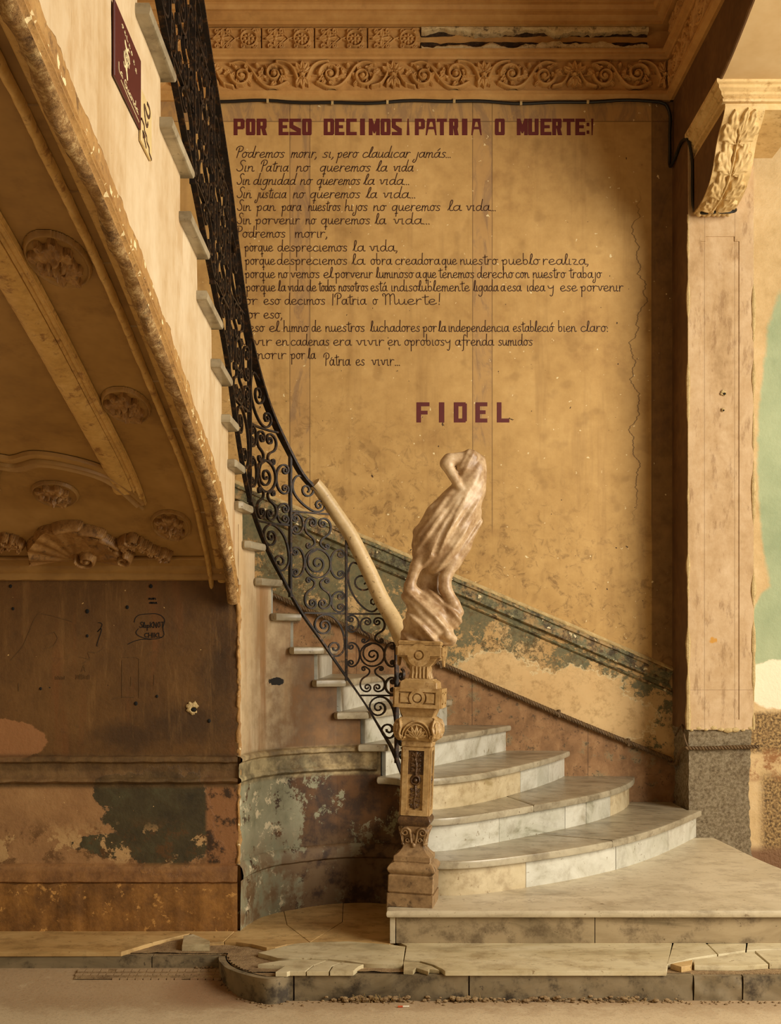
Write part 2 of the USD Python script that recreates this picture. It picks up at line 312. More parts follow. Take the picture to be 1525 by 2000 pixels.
def mat_left():
    g = G(); x, y, z = g.xyz()
    n1, n2, n3 = g.noise(2.2, 6, 0.6), g.noise(11, 7, 0.7), g.noise(45, 3)
    up = g.ramp(g.m('add', g.m('multiply', n1, 0.6), g.m('multiply', n2, 0.4)), [(0.3, '#462c10'), (0.5, '#61421c'), (0.7, '#775429')])
    up = g.mix(g.m('multiply', g.ss(g.noise(1.2, 5, 0.6, g.map(scale=(8, 1, 0.9))), 0.52, 0.7), 0.5), up, '#70431b')
    sm = g.blobs((x, z, [(-0.95, 1.10, 0.40, 0.14), (-1.25, 1.04, 0.3, 0.1), (-0.80, 1.4, 0.12, 0.4)]))
    up = g.mix(g.m('multiply', g.ss(g.m('add', sm, g.m('multiply', g.m('subtract', g.noise(5, 7, 0.7), 0.4), 2.0)), 0.1, 1.0), 0.65), up, '#2a1b0d')
    up = g.mix(g.m('multiply', g.ss(g.noise(1.0, 6, 0.7, g.map(scale=(22, 1, 2.5))), 0.52, 0.68), 0.35), up, '#8a6638')
    up = g.mix(g.m('multiply', g.ss(n2, 0.55, 0.7), 0.4), up, '#38230f')
    up = g.mix(g.ss(g.noise(36, 2), 0.75, 0.765), up, '#c9a76a')
    up = g.mix(g.ss(g.noise(30, 2, 0.5, g.map(loc=(3, 1, 5))), 0.76, 0.775), up, '#1d130a')
    cor = g.blobs((x, z, [(-1.88, 1.02, 0.26, 0.11)]))
    up = g.mix(g.ss(g.m('add', cor, g.m('multiply', g.m('subtract', n2, 0.5), 0.5)), 0.0, 0.05), up, '#96683f')
    salm = g.ramp(g.m('add', g.m('multiply', n1, 0.7), g.m('multiply', n2, 0.3)), [(0.3, '#7f5a38'), (0.5, '#a0784d'), (0.7, '#b28c5e')])
    gr = g.ramp(g.m('add', g.m('multiply', n1, 0.5), g.m('multiply', n2, 0.5)), [(0.3, '#2b2415'), (0.5, '#453c24'), (0.66, '#55553a'), (0.76, '#6b4d2a')])
    pg = g.blobs((x, z, [(-1.09, 0.66, 0.26, 0.26), (-1.2, 0.78, 0.2, 0.1), (-1.15, 0.53, 0.34, 0.07)]))
    rag = g.m('multiply', g.m('subtract', g.noise(6, 9, 0.72), 0.5), 1.1)
    f = g.ss(g.m('add', pg, rag), 0.0, 0.05)
    mid = g.mix(f, salm, gr)
    mid = g.mix(g.AND(g.ss(g.noise(10, 8, 0.75), 0.50, 0.6), g.band(z, 0.42, 0.62, 0.06), 0.8), mid, '#5c3d1c')
    mid = g.mix(g.AND(g.ss(g.noise(7, 8, 0.7, g.map(loc=(1, 3, 9))), 0.57, 0.6), g.band(z, 0.42, 0.6, 0.06)), mid, '#b99564')
    mid = g.mix(g.ss(g.noise(30, 3), 0.70, 0.72), mid, '#d0ab72')
    mid = g.mix(g.ss(x, -0.885, -0.865), mid, g.mix(g.ss(n2, 0.5, 0.62), '#8d613a', '#3a2612'))
    lo = g.ramp(g.m('add', g.m('multiply', n1, 0.3), g.m('multiply', n2, 0.7)), [(0.3, '#4a2f14'), (0.48, '#7c5426'), (0.62, '#9a6b31'), (0.75, '#6e5a3c')])
    lo = g.mix(g.ss(g.noise(24, 6, 0.7), 0.58, 0.66), lo, '#c18f4c')
    rail = g.band(z, 0.80, 0.955, 0.012); ra = g.ramp(n2, [(0.35, '#46331b'), (0.6, '#6d5330')])
    c = g.mix(g.ss(z, 0.40, 0.43), lo, mid); c = g.mix(g.ss(z, 0.87, 0.89), c, up); c = g.mix(g.m('multiply', rail, 0.8), c, ra)
    c = g.mix(g.AND(g.band(z, 0.352, 0.44, 0.008), 0.75), c, g.ramp(n2, [(0.35, '#6b4727'), (0.6, '#94693c')]))
    h = g.m('add', g.m('add', g.m('multiply', n2, 1.0), g.m('multiply', n3, 0.35)), g.m('multiply', f, 0.3))
    return g.end('plaster_wall_left', c, 0.62, g.bump(h, 0.45, 0.01))

def mat_string():
    """the bright plaster of the stair's string and of the curved wall under it"""
    g = G(); x, y, z = g.xyz()
    n1, n2, n3 = g.noise(2.0, 6, 0.62, g.map(scale=(1.6, 1.6, 0.5))), g.noise(10, 6, 0.65), g.noise(50, 3)
    c = g.ramp(g.m('add', g.m('multiply', n1, 0.65), g.m('multiply', n2, 0.35)), [(0.3, '#ad8b5d'), (0.45, '#c8af88'), (0.6, '#d6c2a0'), (0.75, '#dfcfb2')])
    drip = g.noise(1.0, 6, 0.65, g.map(scale=(7, 7, 0.55)))
    c = g.mix(g.m('multiply', g.ss(drip, 0.5, 0.66), g.m('multiply', g.inv(g.ss(z, 1.6, 2.6)), 0.75)), c, '#966030')
    c = g.mix(g.m('multiply', g.ss(drip, 0.54, 0.7), 0.4), c, '#a9844c')
    c = g.mix(g.m('multiply', g.m('multiply', g.ss(n2, 0.38, 0.62), g.inv(g.ss(z, 1.7, 2.3))), 0.45), c, '#9a7c50')
    c = g.mix(g.m('multiply', g.ss(g.noise(3.2, 7, 0.7, g.map(scale=(1, 1, .45))), 0.54, 0.66), 0.45), c, '#b48f5c')
    c = g.mix(g.ss(g.noise(17, 6, 0.7), 0.70, 0.73), c, '#7c5a2c')
    # under the rail: green distemper scraped to white and brown
    lo = g.ramp(g.m('add', g.m('multiply', n1, 0.4), g.m('multiply', n2, 0.6)), [(0.3, '#5f5d45'), (0.5, '#8d8a6e'), (0.7, '#aaa488')])
    pn = g.m('add', g.m('multiply', g.noise(6, 9, 0.75), 0.8), g.m('multiply', g.ss(x, -0.62, -0.3), 0.14))
    lo = g.mix(g.ss(pn, 0.46, 0.49), lo, g.ramp(n2, [(0.4, '#3b2511'), (0.6, '#62401d')]))
    lo = g.mix(g.AND(g.ss(g.noise(15, 8, 0.75, g.map(loc=(2, 5, 1))), 0.56, 0.60), g.inv(g.ss(x, -0.6, -0.45))), lo, '#d6c7a4')
    lo = g.mix(g.AND(g.inv(g.ss(z, 0.35, 0.6)), g.ss(n2, 0.35, 0.6)), lo, '#6e5638')
    mk = g.m('add', g.ss(g.m('add', x, g.m('multiply', n1, 0.35)), -0.52, -0.20), g.m('multiply', g.m('subtract', n2, 0.5), 1.0))
    mid = g.mix(g.m('multiply', g.ss(g.m('multiply', mk, g.inv(g.ss(z, 1.35, 1.95))), 0.05, 0.8), 0.88), c, g.ramp(n2, [(0.35, '#4d3116'), (0.65, '#7d5529')]))
    c = g.mix(g.ss(z, 0.90, 0.93), lo, mid)
    rail = g.band(z, 0.80, 0.955, 0.01); c = g.mix(g.m('multiply', rail, 0.75), c, g.ramp(n2, [(0.35, '#54452b'), (0.5, '#857450'), (0.66, '#c0ad80')]))
    c = g.mix(g.ss(g.m('add', g.blobs((x, z, [(-0.58, 1.295, 0.036, 0.022)])), g.m('multiply', g.m('subtract', g.noise(30, 5, 0.7), 0.5), 1.2)), 0.0, 0.15), c, '#15100b')
    h = g.m('add', g.m('multiply', n2, 0.8), g.m('multiply', n3, 0.3))
    return g.end('plaster_string', c, 0.7, g.bump(h, 0.3, 0.006))

def mat_marble(name, tint, vein='#a09a84', dirt='#75603c', dz=None, rough=0.34, amount=0.30):
    g = G(); n1, n2, n3 = g.noise(1.4, 7, 0.62, g.map(scale=(1, 2.2, 3), rot=(0.2, 0.1, 0.5)), 1.5), g.noise(9, 7, 0.7), g.noise(38, 4)
    c = g.ramp(n1, [(0.3, vein), (0.42, tint[0]), (0.6, tint[1]), (0.8, tint[0])])
    c = g.mix(g.m('multiply', g.ss(n2, 0.46, 0.68), amount), c, dirt)
    c = g.mix(g.m('multiply', g.ss(g.noise(30, 5, 0.7), 0.62, 0.68), 0.7), c, dirt)
    r = g.m('multiply_add', n2, 0.35, rough - 0.14)
    return g.end(name, c, r, g.bump(n3, 0.12, 0.003))

def mat_pier():
    g = G(); x, y, z = g.xyz(); n1, n2, n3 = g.noise(2.5, 6, 0.65, g.map(scale=(2, 2, 0.8), rot=(0, 0.3, 0)), 0.6), g.noise(12, 7, 0.7), g.noise(60, 4)
    c = g.ramp(g.m('add', g.m('multiply', n1, 0.6), g.m('multiply', n2, 0.4)), [(0.3, '#96764a'), (0.45, '#b5956a'), (0.6, '#c6a982'), (0.75, '#d2ba96')])
    c = g.mix(g.m('multiply', g.ss(g.noise(9, 6, 0.7, g.map(scale=(2, 2, 0.6), rot=(0, 0.5, 0))), 0.54, 0.68), 0.5), c, '#7a5528')
    ln = g.OR(g.band(x, 1.975, 1.979, 0.0015), g.band(x, 2.165, 2.169, 0.0015), g.band(z, 1.205, 1.208, 0.001))
    c = g.mix(g.m('multiply', ln, 0.45), c, '#5a3e1d')
    c = g.mix(g.ss(g.m('add', g.blobs((x, z, [(2.03, 1.52, 0.032, 0.026)])), g.m('multiply', g.m('subtract', g.noise(40, 4), 0.5), 1.5)), 0.1, 0.5), c, '#c08a30')
    return g.end('plaster_pier', c, 0.7, g.bump(g.m('add', n2, g.m('multiply', n3, 0.4)), 0.3, 0.006))

def mat_right():
    g = G(); x, y, z = g.xyz(); n1, n2, n3 = g.noise(2.5, 6, 0.6), g.noise(12, 7, 0.7), g.noise(60, 4)
    c = g.ramp(g.m('add', g.m('multiply', n1, 0.6), g.m('multiply', n2, 0.4)), [(0.3, '#b0925f'), (0.5, '#c9ac7c'), (0.7, '#d6be94')])
    q = g.blobs((x, z, [(2.62, 2.7, 0.27, 1.25), (2.5, 1.55, 0.2, 0.35)]))
    rag = g.m('multiply', g.m('subtract', g.noise(4, 8, 0.7), 0.5), 0.7)
    gr = g.ss(g.m('add', q, g.m('multiply', rag, 0.4)), 0.0, 0.10)
    c = g.mix(gr, c, g.ramp(n1, [(0.3, '#8f9c78'), (0.6, '#aab48e')]))
    w = g.blobs((x, z, [(2.5, 1.24, 0.26, 0.17)]))
    c = g.mix(g.ss(g.m('add', w, rag), 0.0, 0.1), c, '#e9ddbf')
    rough = g.m('maximum', g.band(z, 0.80, 1.06, 0.02), g.AND(g.band(z, 0.05, 0.66, 0.04), g.ss(x, 2.35, 2.42)))
    c = g.mix(rough, c, g.ramp(n3, [(0.35, '#4f3b1f'), (0.5, '#8a6d43'), (0.65, '#b4955f')]))
    c = g.mix(g.AND(g.band(z, 0.62, 0.82, 0.03), g.ss(n2, 0.45, 0.6)), c, '#8f6236')
    c = g.mix(g.inv(g.ss(z, 0.15, 0.22)), c, '#7c5a3c')
    return g.end('plaster_right_room', c, 0.8, g.bump(g.m('add', n2, g.m('multiply', n3, g.m('multiply_add', rough, 2.0, 0.3))), 0.6, 0.012))

def mat_floor():
    g = G(); x, y, z = g.xyz(); n1, n2, n3 = g.noise(1.3, 7, 0.62), g.noise(8, 7, 0.7), g.noise(70, 4, 0.7)
    c = g.ramp(g.m('add', g.m('multiply', n1, 0.5), g.m('multiply', n2, 0.5)), [(0.3, '#b09a78'), (0.46, '#c9b592'), (0.6, '#d3c19f'), (0.75, '#dccdb0')])
    c = g.mix(g.m('multiply', g.ss(n3, 0.52, 0.68), 0.35), c, '#7d6240')
    edge = g.AND(g.ss(y, 4.3, 4.78), g.ss(g.m('add', n2, g.m('multiply', g.ss(y, 4.5, 4.8), 0.25)), 0.45, 0.7))
    c = g.mix(g.m('multiply', edge, 0.6), c, '#8d6a44')
    rust = g.blobs((x, y, [(-0.72, 4.85, 0.3, 0.22)]))
    c = g.mix(g.m('multiply', g.ss(g.m('add', rust, g.m('multiply', n2, 0.3)), 0.1, 0.7), 0.5), c, '#7d5433')
    c = g.mix(g.ss(g.noise(34, 2), 0.77, 0.785), c, '#54381f')
    return g.end('worn_cement_floor', c, 0.75, g.bump(g.m('add', n2, g.m('multiply', n3, 0.6)), 0.35, 0.006))

def mat_iron():
    g = G(); n = g.noise(35, 6, 0.7); c = g.ramp(n, [(0.3, '#120d09'), (0.52, '#241910'), (0.62, '#4a3018'), (0.74, '#8a6a3c')])
    return g.end('rusty_iron', c, 0.55, g.bump(n, 0.4, 0.004), metallic=0.25)

def mat_statue():
    g = G(); n1, n2, n3 = g.noise(6, 6, 0.6), g.noise(30, 5, 0.65), g.noise(120, 3)
    c = g.ramp(g.m('add', g.m('multiply', n1, 0.65), g.m('multiply', n2, 0.35)), [(0.3, '#6b4e32'), (0.43, '#9c7c58'), (0.56, '#c8ad88'), (0.7, '#dfcdb0')])
    return g.end('aged_marble_statue', c, 0.42, g.bump(n3, 0.1, 0.002))

def mat_flat(name, color, rough=0.6, **kw):
    g = G(); n = g.noise(25, 5, 0.7)
    c = g.mix(g.m('multiply', g.ss(n, 0.5, 0.75), 0.4), color, tuple(0.5 * a for a in lc(color)))
    return g.end(name, c, rough, **kw)

M = dict(back=mat_back(), left=mat_left(), string=mat_string(), pier=mat_pier(), right=mat_right(), floor=mat_floor(), iron=mat_iron(), statue=mat_statue(),
    marble=mat_marble('marble_riser', ('#bfbbaa', '#cfccbd')), marble_b=mat_marble('marble_riser_grey', ('#b4b19f', '#c4c1b2'), '#88856f', '#6f6146', amount=0.30),
    marble_c=mat_marble('marble_riser_stained', ('#bba985', '#cbbb98'), '#9a8760', '#7a5c34', amount=0.45),
    tread=mat_marble('marble_tread', ('#968b73', '#a89d84'), '#766c57', '#4f3f29', rough=0.3, amount=0.5), tread_b=mat_marble('marble_tread_pale', ('#9f947b', '#b3a88e'), '#7d725c', '#57452f', rough=0.3, amount=0.45),
    landing=mat_marble('marble_landing', ('#c0b294', '#d0c3a6'), '#9a8d72', '#6e563a', rough=0.36, amount=0.35), face=mat_marble('marble_landing_face', ('#9a8767', '#ab9877'), '#74654a', '#493722', amount=0.7),
    paving=mat_marble('marble_paving', ('#c3b48d', '#d5c9a6'), '#9c8e6c', '#7a5f38', rough=0.36, amount=0.45), paving_b=mat_marble('marble_paving_yellow', ('#b99660', '#cbab74'), '#8f7448', '#6d4e26', rough=0.4, amount=0.5),
    curb=mat_marble('curb_stone', ('#75674c', '#8b7a5c'), '#574a35', '#2a2015', rough=0.65, amount=0.9), bed=mat_simple('mortar_bed', [(0.3, '#6b5336'), (0.5, '#8f7551'), (0.7, '#a98f66')], 10, 0.9, 0.6, 0.012),
    cornice=mat_simple('cornice_plaster', [(0.3, '#a67a43'), (0.5, '#c09254'), (0.7, '#cfa566')], 3, 0.62, 0.2, 0.004, '#8a6332', 7, (0.56, 0.8), ga=0.5),
    cornice_dark=mat_simple('cornice_broken', [(0.3, '#150d06'), (0.5, '#3a2713'), (0.7, '#6b4c2a')], 14, 0.9, 0.6, 0.012), lath=mat_simple('broken_plaster_edge', [(0.3, '#b79a68'), (0.6, '#dcc798')], 20, 0.9, 0.5, 0.01, '#4a3318', 18),
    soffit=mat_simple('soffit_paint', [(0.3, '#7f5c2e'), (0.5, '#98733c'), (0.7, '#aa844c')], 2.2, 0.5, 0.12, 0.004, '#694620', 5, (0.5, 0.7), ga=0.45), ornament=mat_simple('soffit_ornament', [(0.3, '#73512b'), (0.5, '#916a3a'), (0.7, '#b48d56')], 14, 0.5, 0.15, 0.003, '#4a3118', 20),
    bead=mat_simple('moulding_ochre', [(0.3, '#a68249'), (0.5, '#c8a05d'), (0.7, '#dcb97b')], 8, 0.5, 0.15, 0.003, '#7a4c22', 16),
    rib=mat_simple('rib_plaster', [(0.3, '#8a6437'), (0.5, '#a98047'), (0.7, '#c29a5c')], 7, 0.7, 0.4, 0.008, '#5d3f1e', 14, chips=('#e8d5a4', 26, 0.64)), ribedge=mat_simple('rib_broken', [(0.34, '#6b4b26'), (0.5, '#a17b48'), (0.62, '#cfb07a')], 26, 0.9, 0.6, 0.012, '#4a3016', 9, (0.54, 0.66)),
    stucco=mat_simple('rough_stucco', [(0.36, '#857050'), (0.5, '#c4ad87'), (0.62, '#e4d2ae')], 55, 0.95, 1.0, 0.03, '#6d4d2c', 5, (0.52, 0.7), ga=0.5), console=mat_simple('console_plaster', [(0.3, '#c0a06a'), (0.5, '#d3b57d'), (0.7, '#e0c794')], 5, 0.65, 0.15, 0.004, '#a5824a', 16),
    arch=mat_simple('arch_plaster', [(0.3, '#bd9c69'), (0.5, '#cdaf7e'), (0.7, '#d8be90')], 1.6, 0.7, 0.15, 0.004), archside_shaded=mat_simple('arch_side_shade_painted', [(0.3, '#4a3019'), (0.5, '#614223'), (0.7, '#785731')], 3, 0.65, 0.2, 0.005, '#553617', 8),  # arch side: brown paint darkened further so its colour carries the shade
    newel=mat_simple('newel_cast', [(0.3, '#86683c'), (0.5, '#ab8a58'), (0.7, '#c6aa7c')], 10, 0.5, 0.12, 0.003, '#6a4820', 22, (0.5, 0.68)), newel_dark=mat_simple('newel_dark_relief', [(0.3, '#2e1d0f'), (0.5, '#513820'), (0.7, '#7a5a34')], 30, 0.45, 0.2, 0.003),
    newel_grey=mat_simple('newel_lower', [(0.3, '#6a5238'), (0.5, '#8d704c'), (0.7, '#ab8d64')], 12, 0.5, 0.15, 0.003, '#45301c', 18),
    handrail=mat_simple('handrail_pale', [(0.3, '#b3986a'), (0.5, '#ccb284'), (0.7, '#d9c296')], 9, 0.45, 0.1, 0.002, '#6d4f2a', 30, (0.6, 0.66)),
    dado=mat_simple('dado_rail_paint', [(0.36, '#504b33'), (0.47, '#74704f'), (0.54, '#9a8054'), (0.7, '#b8955e')], 9, 0.6, 0.6, 0.01, '#35240f', 16, (0.48, 0.6), chips=('#e2d2a6', 26, 0.66)),
    red=mat_flat('oxblood_paint', '#5e1c1a', 0.6), ink=mat_flat('brown_ink_paint', '#4a2d14', 0.7), plaque=mat_flat('plaque_maroon', '#501e20', 0.35), cream=mat_flat('cream_paint', '#e2d1a2', 0.55), plaque2=mat_flat('plaque_cream', '#d5bd86', 0.5),
    cable=mat_flat('black_cable', '#15110d', 0.5), rope=mat_simple('twisted_cable', [(0.3, '#3b2a16'), (0.6, '#6d5330')], 40, 0.7, 0.3, 0.003), ceiling=mat_simple('ceiling_paint', [(0.3, '#a87f49'), (0.6, '#c3995c')], 2, 0.7), hole=mat_flat('hole_shade_and_scribble', '#0e0a06', 0.9), butt=mat_flat('butt_orange', '#c5562a', 0.8), white=mat_flat('paper_white', '#e6dcc4', 0.8),
    chip=mat_simple('bare_gypsum', [(0.3, '#a98c58'), (0.6, '#d6bd87')], 30, 0.9, 0.6, 0.01), straw=mat_flat('dry_straw', '#a68a55', 0.8))
# ------------------------------------------------------------------ the stair in plan: nose points at the string, front lines of the treads
S = {2: (.098, 5.50), 3: (.085, 5.80), 4: (.05, 5.94), 5: (-.02, 6.03), 6: (-.12, 6.03), 7: (-.235, 6.02), 8: (-.345, 5.97), 9: (-.455, 5.89), 10: (-.545, 5.82), 11: (-.617, 5.71),
     12: (-.662, 5.57), 13: (-.683, 5.43), 14: (-.693, 5.28), 15: (-.70, 5.12), 16: (-.70, 4.83), 17: (-.70, 4.47), 18: (-.70, 4.12), 19: (-.70, 3.77), 20: (-.70, 3.42), 21: (-.70, 3.07), 22: (-.70, 2.72), 23: (-.70, 2.37), 24: (-.70, 2.02), 25: (-.70, 1.67)}
_cp = np.array([(.10, 5.42)] + [S[n] for n in range(2, 26)])
from scipy.interpolate import PchipInterpolator
_d = np.r_[0, np.cumsum(np.linalg.norm(np.diff(_cp, axis=0), axis=1))]
_raw = PchipInterpolator(_d, _cp)(np.linspace(0, _d[-1], 900))
from scipy.ndimage import gaussian_filter1d
_raw = np.c_[gaussian_filter1d(_raw[:, 0], 9, mode='nearest'), gaussian_filter1d(_raw[:, 1], 9, mode='nearest')]
_raw[:12] = np.linspace(_cp[0], _raw[12], 12, endpoint=False)
CL = np.r_[0, np.cumsum(np.linalg.norm(np.diff(_raw, axis=0), axis=1))]
def Cpt(t): return np.stack([np.interp(t, CL, _raw[:, 0]), np.interp(t, CL, _raw[:, 1])], -1)
def Cnorm(t):
    t = np.clip(t, .03, CL[-1] - .03); a, b = Cpt(t - 0.03), Cpt(t + 0.03); d = b - a; d = d / np.linalg.norm(d, axis=-1, keepdims=True)
    return np.stack([d[..., 1], -d[..., 0]], -1)                       # away from the well
TN = {n: CL[np.argmin(((_raw - S[n]) ** 2).sum(1))] for n in S}
WALLOFF = 0.045
# ------------------------------------------------------------------ arch line under the stair's string, in the plane of the string (y, z)
_ap = np.array([(5.53, 1.70), (5.49, 1.755), (5.28, 1.93), (5.03, 2.09), (4.45, 2.297), (3.9, 2.45), (3.456, 2.566), (3.155, 2.63), (2.83, 2.69), (2.4, 2.764), (1.6, 2.87)])
_af = spline(_ap, 260); AL = np.r_[0, np.cumsum(np.linalg.norm(np.diff(_af, axis=0), axis=1))]
def Apt(s): return np.stack([np.interp(s, AL, _af[:, 0]), np.interp(s, AL, _af[:, 1])], -1)
def Atan(s):
    d = Apt(np.asarray(s) + .02) - Apt(np.asarray(s) - .02); return d / np.linalg.norm(d, axis=-1, keepdims=True)
def Az(y): return np.interp(-np.asarray(y), -_af[:, 0], _af[:, 1])

# ------------------------------------------------------------------ setting: floor, back wall, left wall
st = dict(kind='structure')
xs, ys = np.linspace(-5, 6, 90), np.linspace(-6, 8, 130); X, Y = np.meshgrid(xs, ys, indexing='ij')
def ssn(x, a, b): t = np.clip((x - a) / (b - a), 0, 1); return t * t * (3 - 2 * t)
Z = 0.056 * ssn(Y, 4.72, 5.06) * (1 - ssn(X, -0.75, -0.35)) + 0.004 * (fbm(np.stack([X * 2, Y * 2, X * 0], -1), 4) - 0.5)
Pf = np.stack([X, Y, Z], -1)
fl = cat([grid(Pf), bx(-5, 6, -6, 8, -0.25, -0.06)])
floor = obj('floor', fl, M['floor'], kind='structure', label='worn tan cement floor in front of the marble curb', cat='floor')
wb = obj('wall_back', cat([bx(-2.35, 1.95, YB, YB + 0.25, 0, 6.2)]), M['back'], label='tall ochre plaster back wall painted with a long handwritten text', cat='wall', **st)
# dado rail: a stepped moulding sloping up the back wall with the stair
def slope_rail(f, prof, x0, x1, mat, name, seed, rag=0.0):
    n = 240; x = np.linspace(x0, x1, n); path = np.c_[x, np.full(n, YB), f(x)]
    A = np.array([0, -1.0, 0]); B = np.array([0.394, 0, 0.919])
    pr = np.asarray(prof, float); m = len(pr)
    P = path[:, None] + pr[None, :, :1] * A + pr[None, :, 1:] * B
    if rag:
        nz = fbm(P * 22, 4, seed) - 0.5; nz[:, (0, -1)] = 0
        P = P + nz[..., None] * rag * (A + 0.5 * B)
    mm = grid(P); mm.fix_normals(); return obj(name, mm, mat, wb)
slope_rail(zdado, [(0, .0), (.02, -.002), (.028, -.012), (.028, -.024), (.016, -.030), (.016, -.072), (.024, -.078), (.024, -.092), (.012, -.10), (0, -.102)], -1.6, XP, M['dado'], 'dado_rail', 3, 0.012)
slope_rail(lambda x: zdado(x) - 0.135, [(0, 0), (.012, -.004), (.016, -.012), (.008, -.022), (0, -.024)], -1.6, XP, M['dado'], 'dado_bead', 5, 0.008)
# crumbling plaster lip along the top of the rail
slope_rail(lambda x: zdado(x) + 0.012, [(0, .012), (.012, .004), (.02, -.006), (.016, -.016), (0, -.016)], -1.6, XP, M['chip'], 'dado_plaster_lip', 9, 0.03)

zl = 1.80
XL = -.722
wl_parts = [bx(-2.6, XL, YL, YL + 0.10, ZP - .12, zl + .25)]
wl = obj('wall_left', cat(wl_parts), M['left'], label='dark brown scuffed plaster wall under the stair, with green and salmon peeling dado', cat='wall', **st)
def hmould(prof, x0, x1, y, z0, n=60, rag=0.006, seed=0):
    x = np.linspace(x0, x1, n); pr = np.asarray(prof, float)
    P = np.stack([np.repeat(x[:, None], len(pr), 1), np.repeat((y - pr[:, 0])[None], n, 0), np.repeat((z0 + pr[:, 1])[None], n, 0)], -1)
    nz = fbm(P * 18, 4, seed) - 0.5; nz[:, (0, -1)] = 0; P[..., 1] += nz * rag; P[..., 2] += nz * rag
    m = grid(P, flip=True); m.fix_normals(); return m
obj('chair_rail', hmould([(0, .952), (.022, .948), (.03, .938), (.03, .925), (.014, .915), (.012, .87), (.012, .85), (.024, .842), (.026, .830), (.012, .82), (0, .818)], -2.6, XL, YL, 0, 220, .008, 4), M['left'], wl)
obj('base_mould', hmould([(0, .44), (.018, .436), (.03, .425), (.034, .40), (.04, .375), (.042, .36), (.03, .352), (.03, ZP - .12), (0, ZP - .12)], -2.6, XL, YL, 0, 220, .010, 6), M['left'], wl)
obj('skirting', hmould([(0, .352), (.033, .35), (.038, .24), (.034, ZP - .12), (0, ZP - .12)], -2.6, XL, YL - .002, 0, 200, .02, 7), M['left'], wl)
obj('spring_mould', hmould([(0, 1.785), (.02, 1.785), (.03, 1.80), (.03, 1.815), (.055, 1.835), (.06, 1.86), (.05, 1.875), (.02, 1.885), (.02, 1.90), (0, 1.905)], -2.6, XS - .03, YL - .012, 0, 100, .006, 8), M['soffit'], wl)
wside = obj('wall_side', bx(-2.6, -2.16, -1.0, YB, 0, 6.2), M['string'], label='plain plaster side wall beyond the stair, out of view', cat='wall', **st)
obj('ceiling', bx(-2.6, 2.4, -2.2, YB + .25, 6.1, 6.3), M['ceiling'], label='flat ochre ceiling above the cornice', cat='ceiling', **st)

# plaster gouge, nail holes and scratches of the left wall
def gouge(px, py, r, seed, YL=YL, wl=wl):
    c = W(px, py, YL); n = 26; U, V = np.meshgrid(np.linspace(-1.3, 1.3, n), np.linspace(-1.3, 1.3, n), indexing='ij')
    th = np.arctan2(V, U); rr = np.hypot(U, V); edge = 0.85 + 0.35 * (fbm(np.stack([np.cos(th) * 2, np.sin(th) * 2, th * 0 + seed], -1), 3, seed) - 0.5) * 2
    h = np.clip(1 - rr / edge, 0, 1) ** 0.35 * 0.012 + (fbm(np.stack([U * 3, V * 3, U * 0], -1), 3, seed) - 0.5) * 0.006 * (rr < edge)
    hol = blob(U, V, .2, .2, .42, .34); h = h - hol * 0.02
    P = np.stack([c[0] + U * r, YL - h + 0.0008, c[2] - V * r], -1); g1 = grid(P); keep = (rr < edge * 1.02).ravel(); g1.update_faces(keep[g1.faces].all(1)); g1.remove_unreferenced_vertices(); g1.fix_normals()
    obj('plaster_gouge', g1, M['chip'], wl)
    k = tri(*[np.array(v) for v in ((lambda q: (q.vertices, q.faces))(trimesh.creation.icosphere(2, 1.0)))]); k.vertices *= [r * .34, .006, r * .26]; k.vertices += [c[0] + r * .2, YL - .003, c[2] - r * .2]; obj('nail_hole', k, M['hole'], wl)
gouge(375, 1383, 0.034, 2)
for px, py in ((20, 1145), (25, 1189), (170, 1194), (170, 1242), (294, 1145), (248, 1186), (79, 1345), (265, 1374), (306, 1360), (408, 1408)):
    k = trimesh.creation.icosphere(1, 1.0); s_ = rng.uniform(.006, .011); k.vertices *= [s_, .004, s_ * 1.2]; k.vertices += W(px, py, YL) - [0, .001, 0]; obj('nail_hole', k, M['hole'], wl)  # black blobs paint in the shade inside the holes

# ------------------------------------------------------------------ the string: bright wall that carries the stair's inner ends and curves round the well
def string_sheet(off, tmax, flip):
    ms = []
    edges = []
    for n in range(2, 25):
        a = TN[n] + (0.035 if n > 2 else 0.12); b = TN[n + 1] + 0.035
        k = max(3, int((b - a) / 0.025)); t = np.linspace(a, b, k); p = Cpt(t) + Cnorm(t) * off
        top = np.full(k, zt(n) - 0.04); bot = np.where((Cpt(t)[:, 1] > YL - 0.005) | (t < 1), ZP - 0.03, Az(Cpt(t)[:, 1]))
        v = np.linspace(0, 1, 14)[None]; Zg = bot[:, None] * (1 - v) + top[:, None] * v
        P = np.stack([np.repeat(p[:, :1], 14, 1), np.repeat(p[:, 1:], 14, 1), Zg], -1)
        rough = (fbm(P * 5, 3, 2) - 0.5) * 0.008 * (off < 0.1)
        P[..., :2] += (Cnorm(t)[:, None, :] * rough[..., None]); ms.append(grid(P, flip)); edges.append((P[:, -1], P[-1]))
    return ms, edges
m1, e1 = string_sheet(WALLOFF, 0, True); m2, e2 = string_sheet(WALLOFF + 0.11, 0, False)
for (a, c), (b, d) in zip(e1, e2): m1.append(grid(np.stack([a, b], 1))); m1.append(grid(np.stack([c, d], 1)))
ws = obj('wall_string', cat(m1 + m2), M['string'], label='pale plaster stair string that curves round the open well and rises to the upper left', cat='wall', smooth=30, **st)
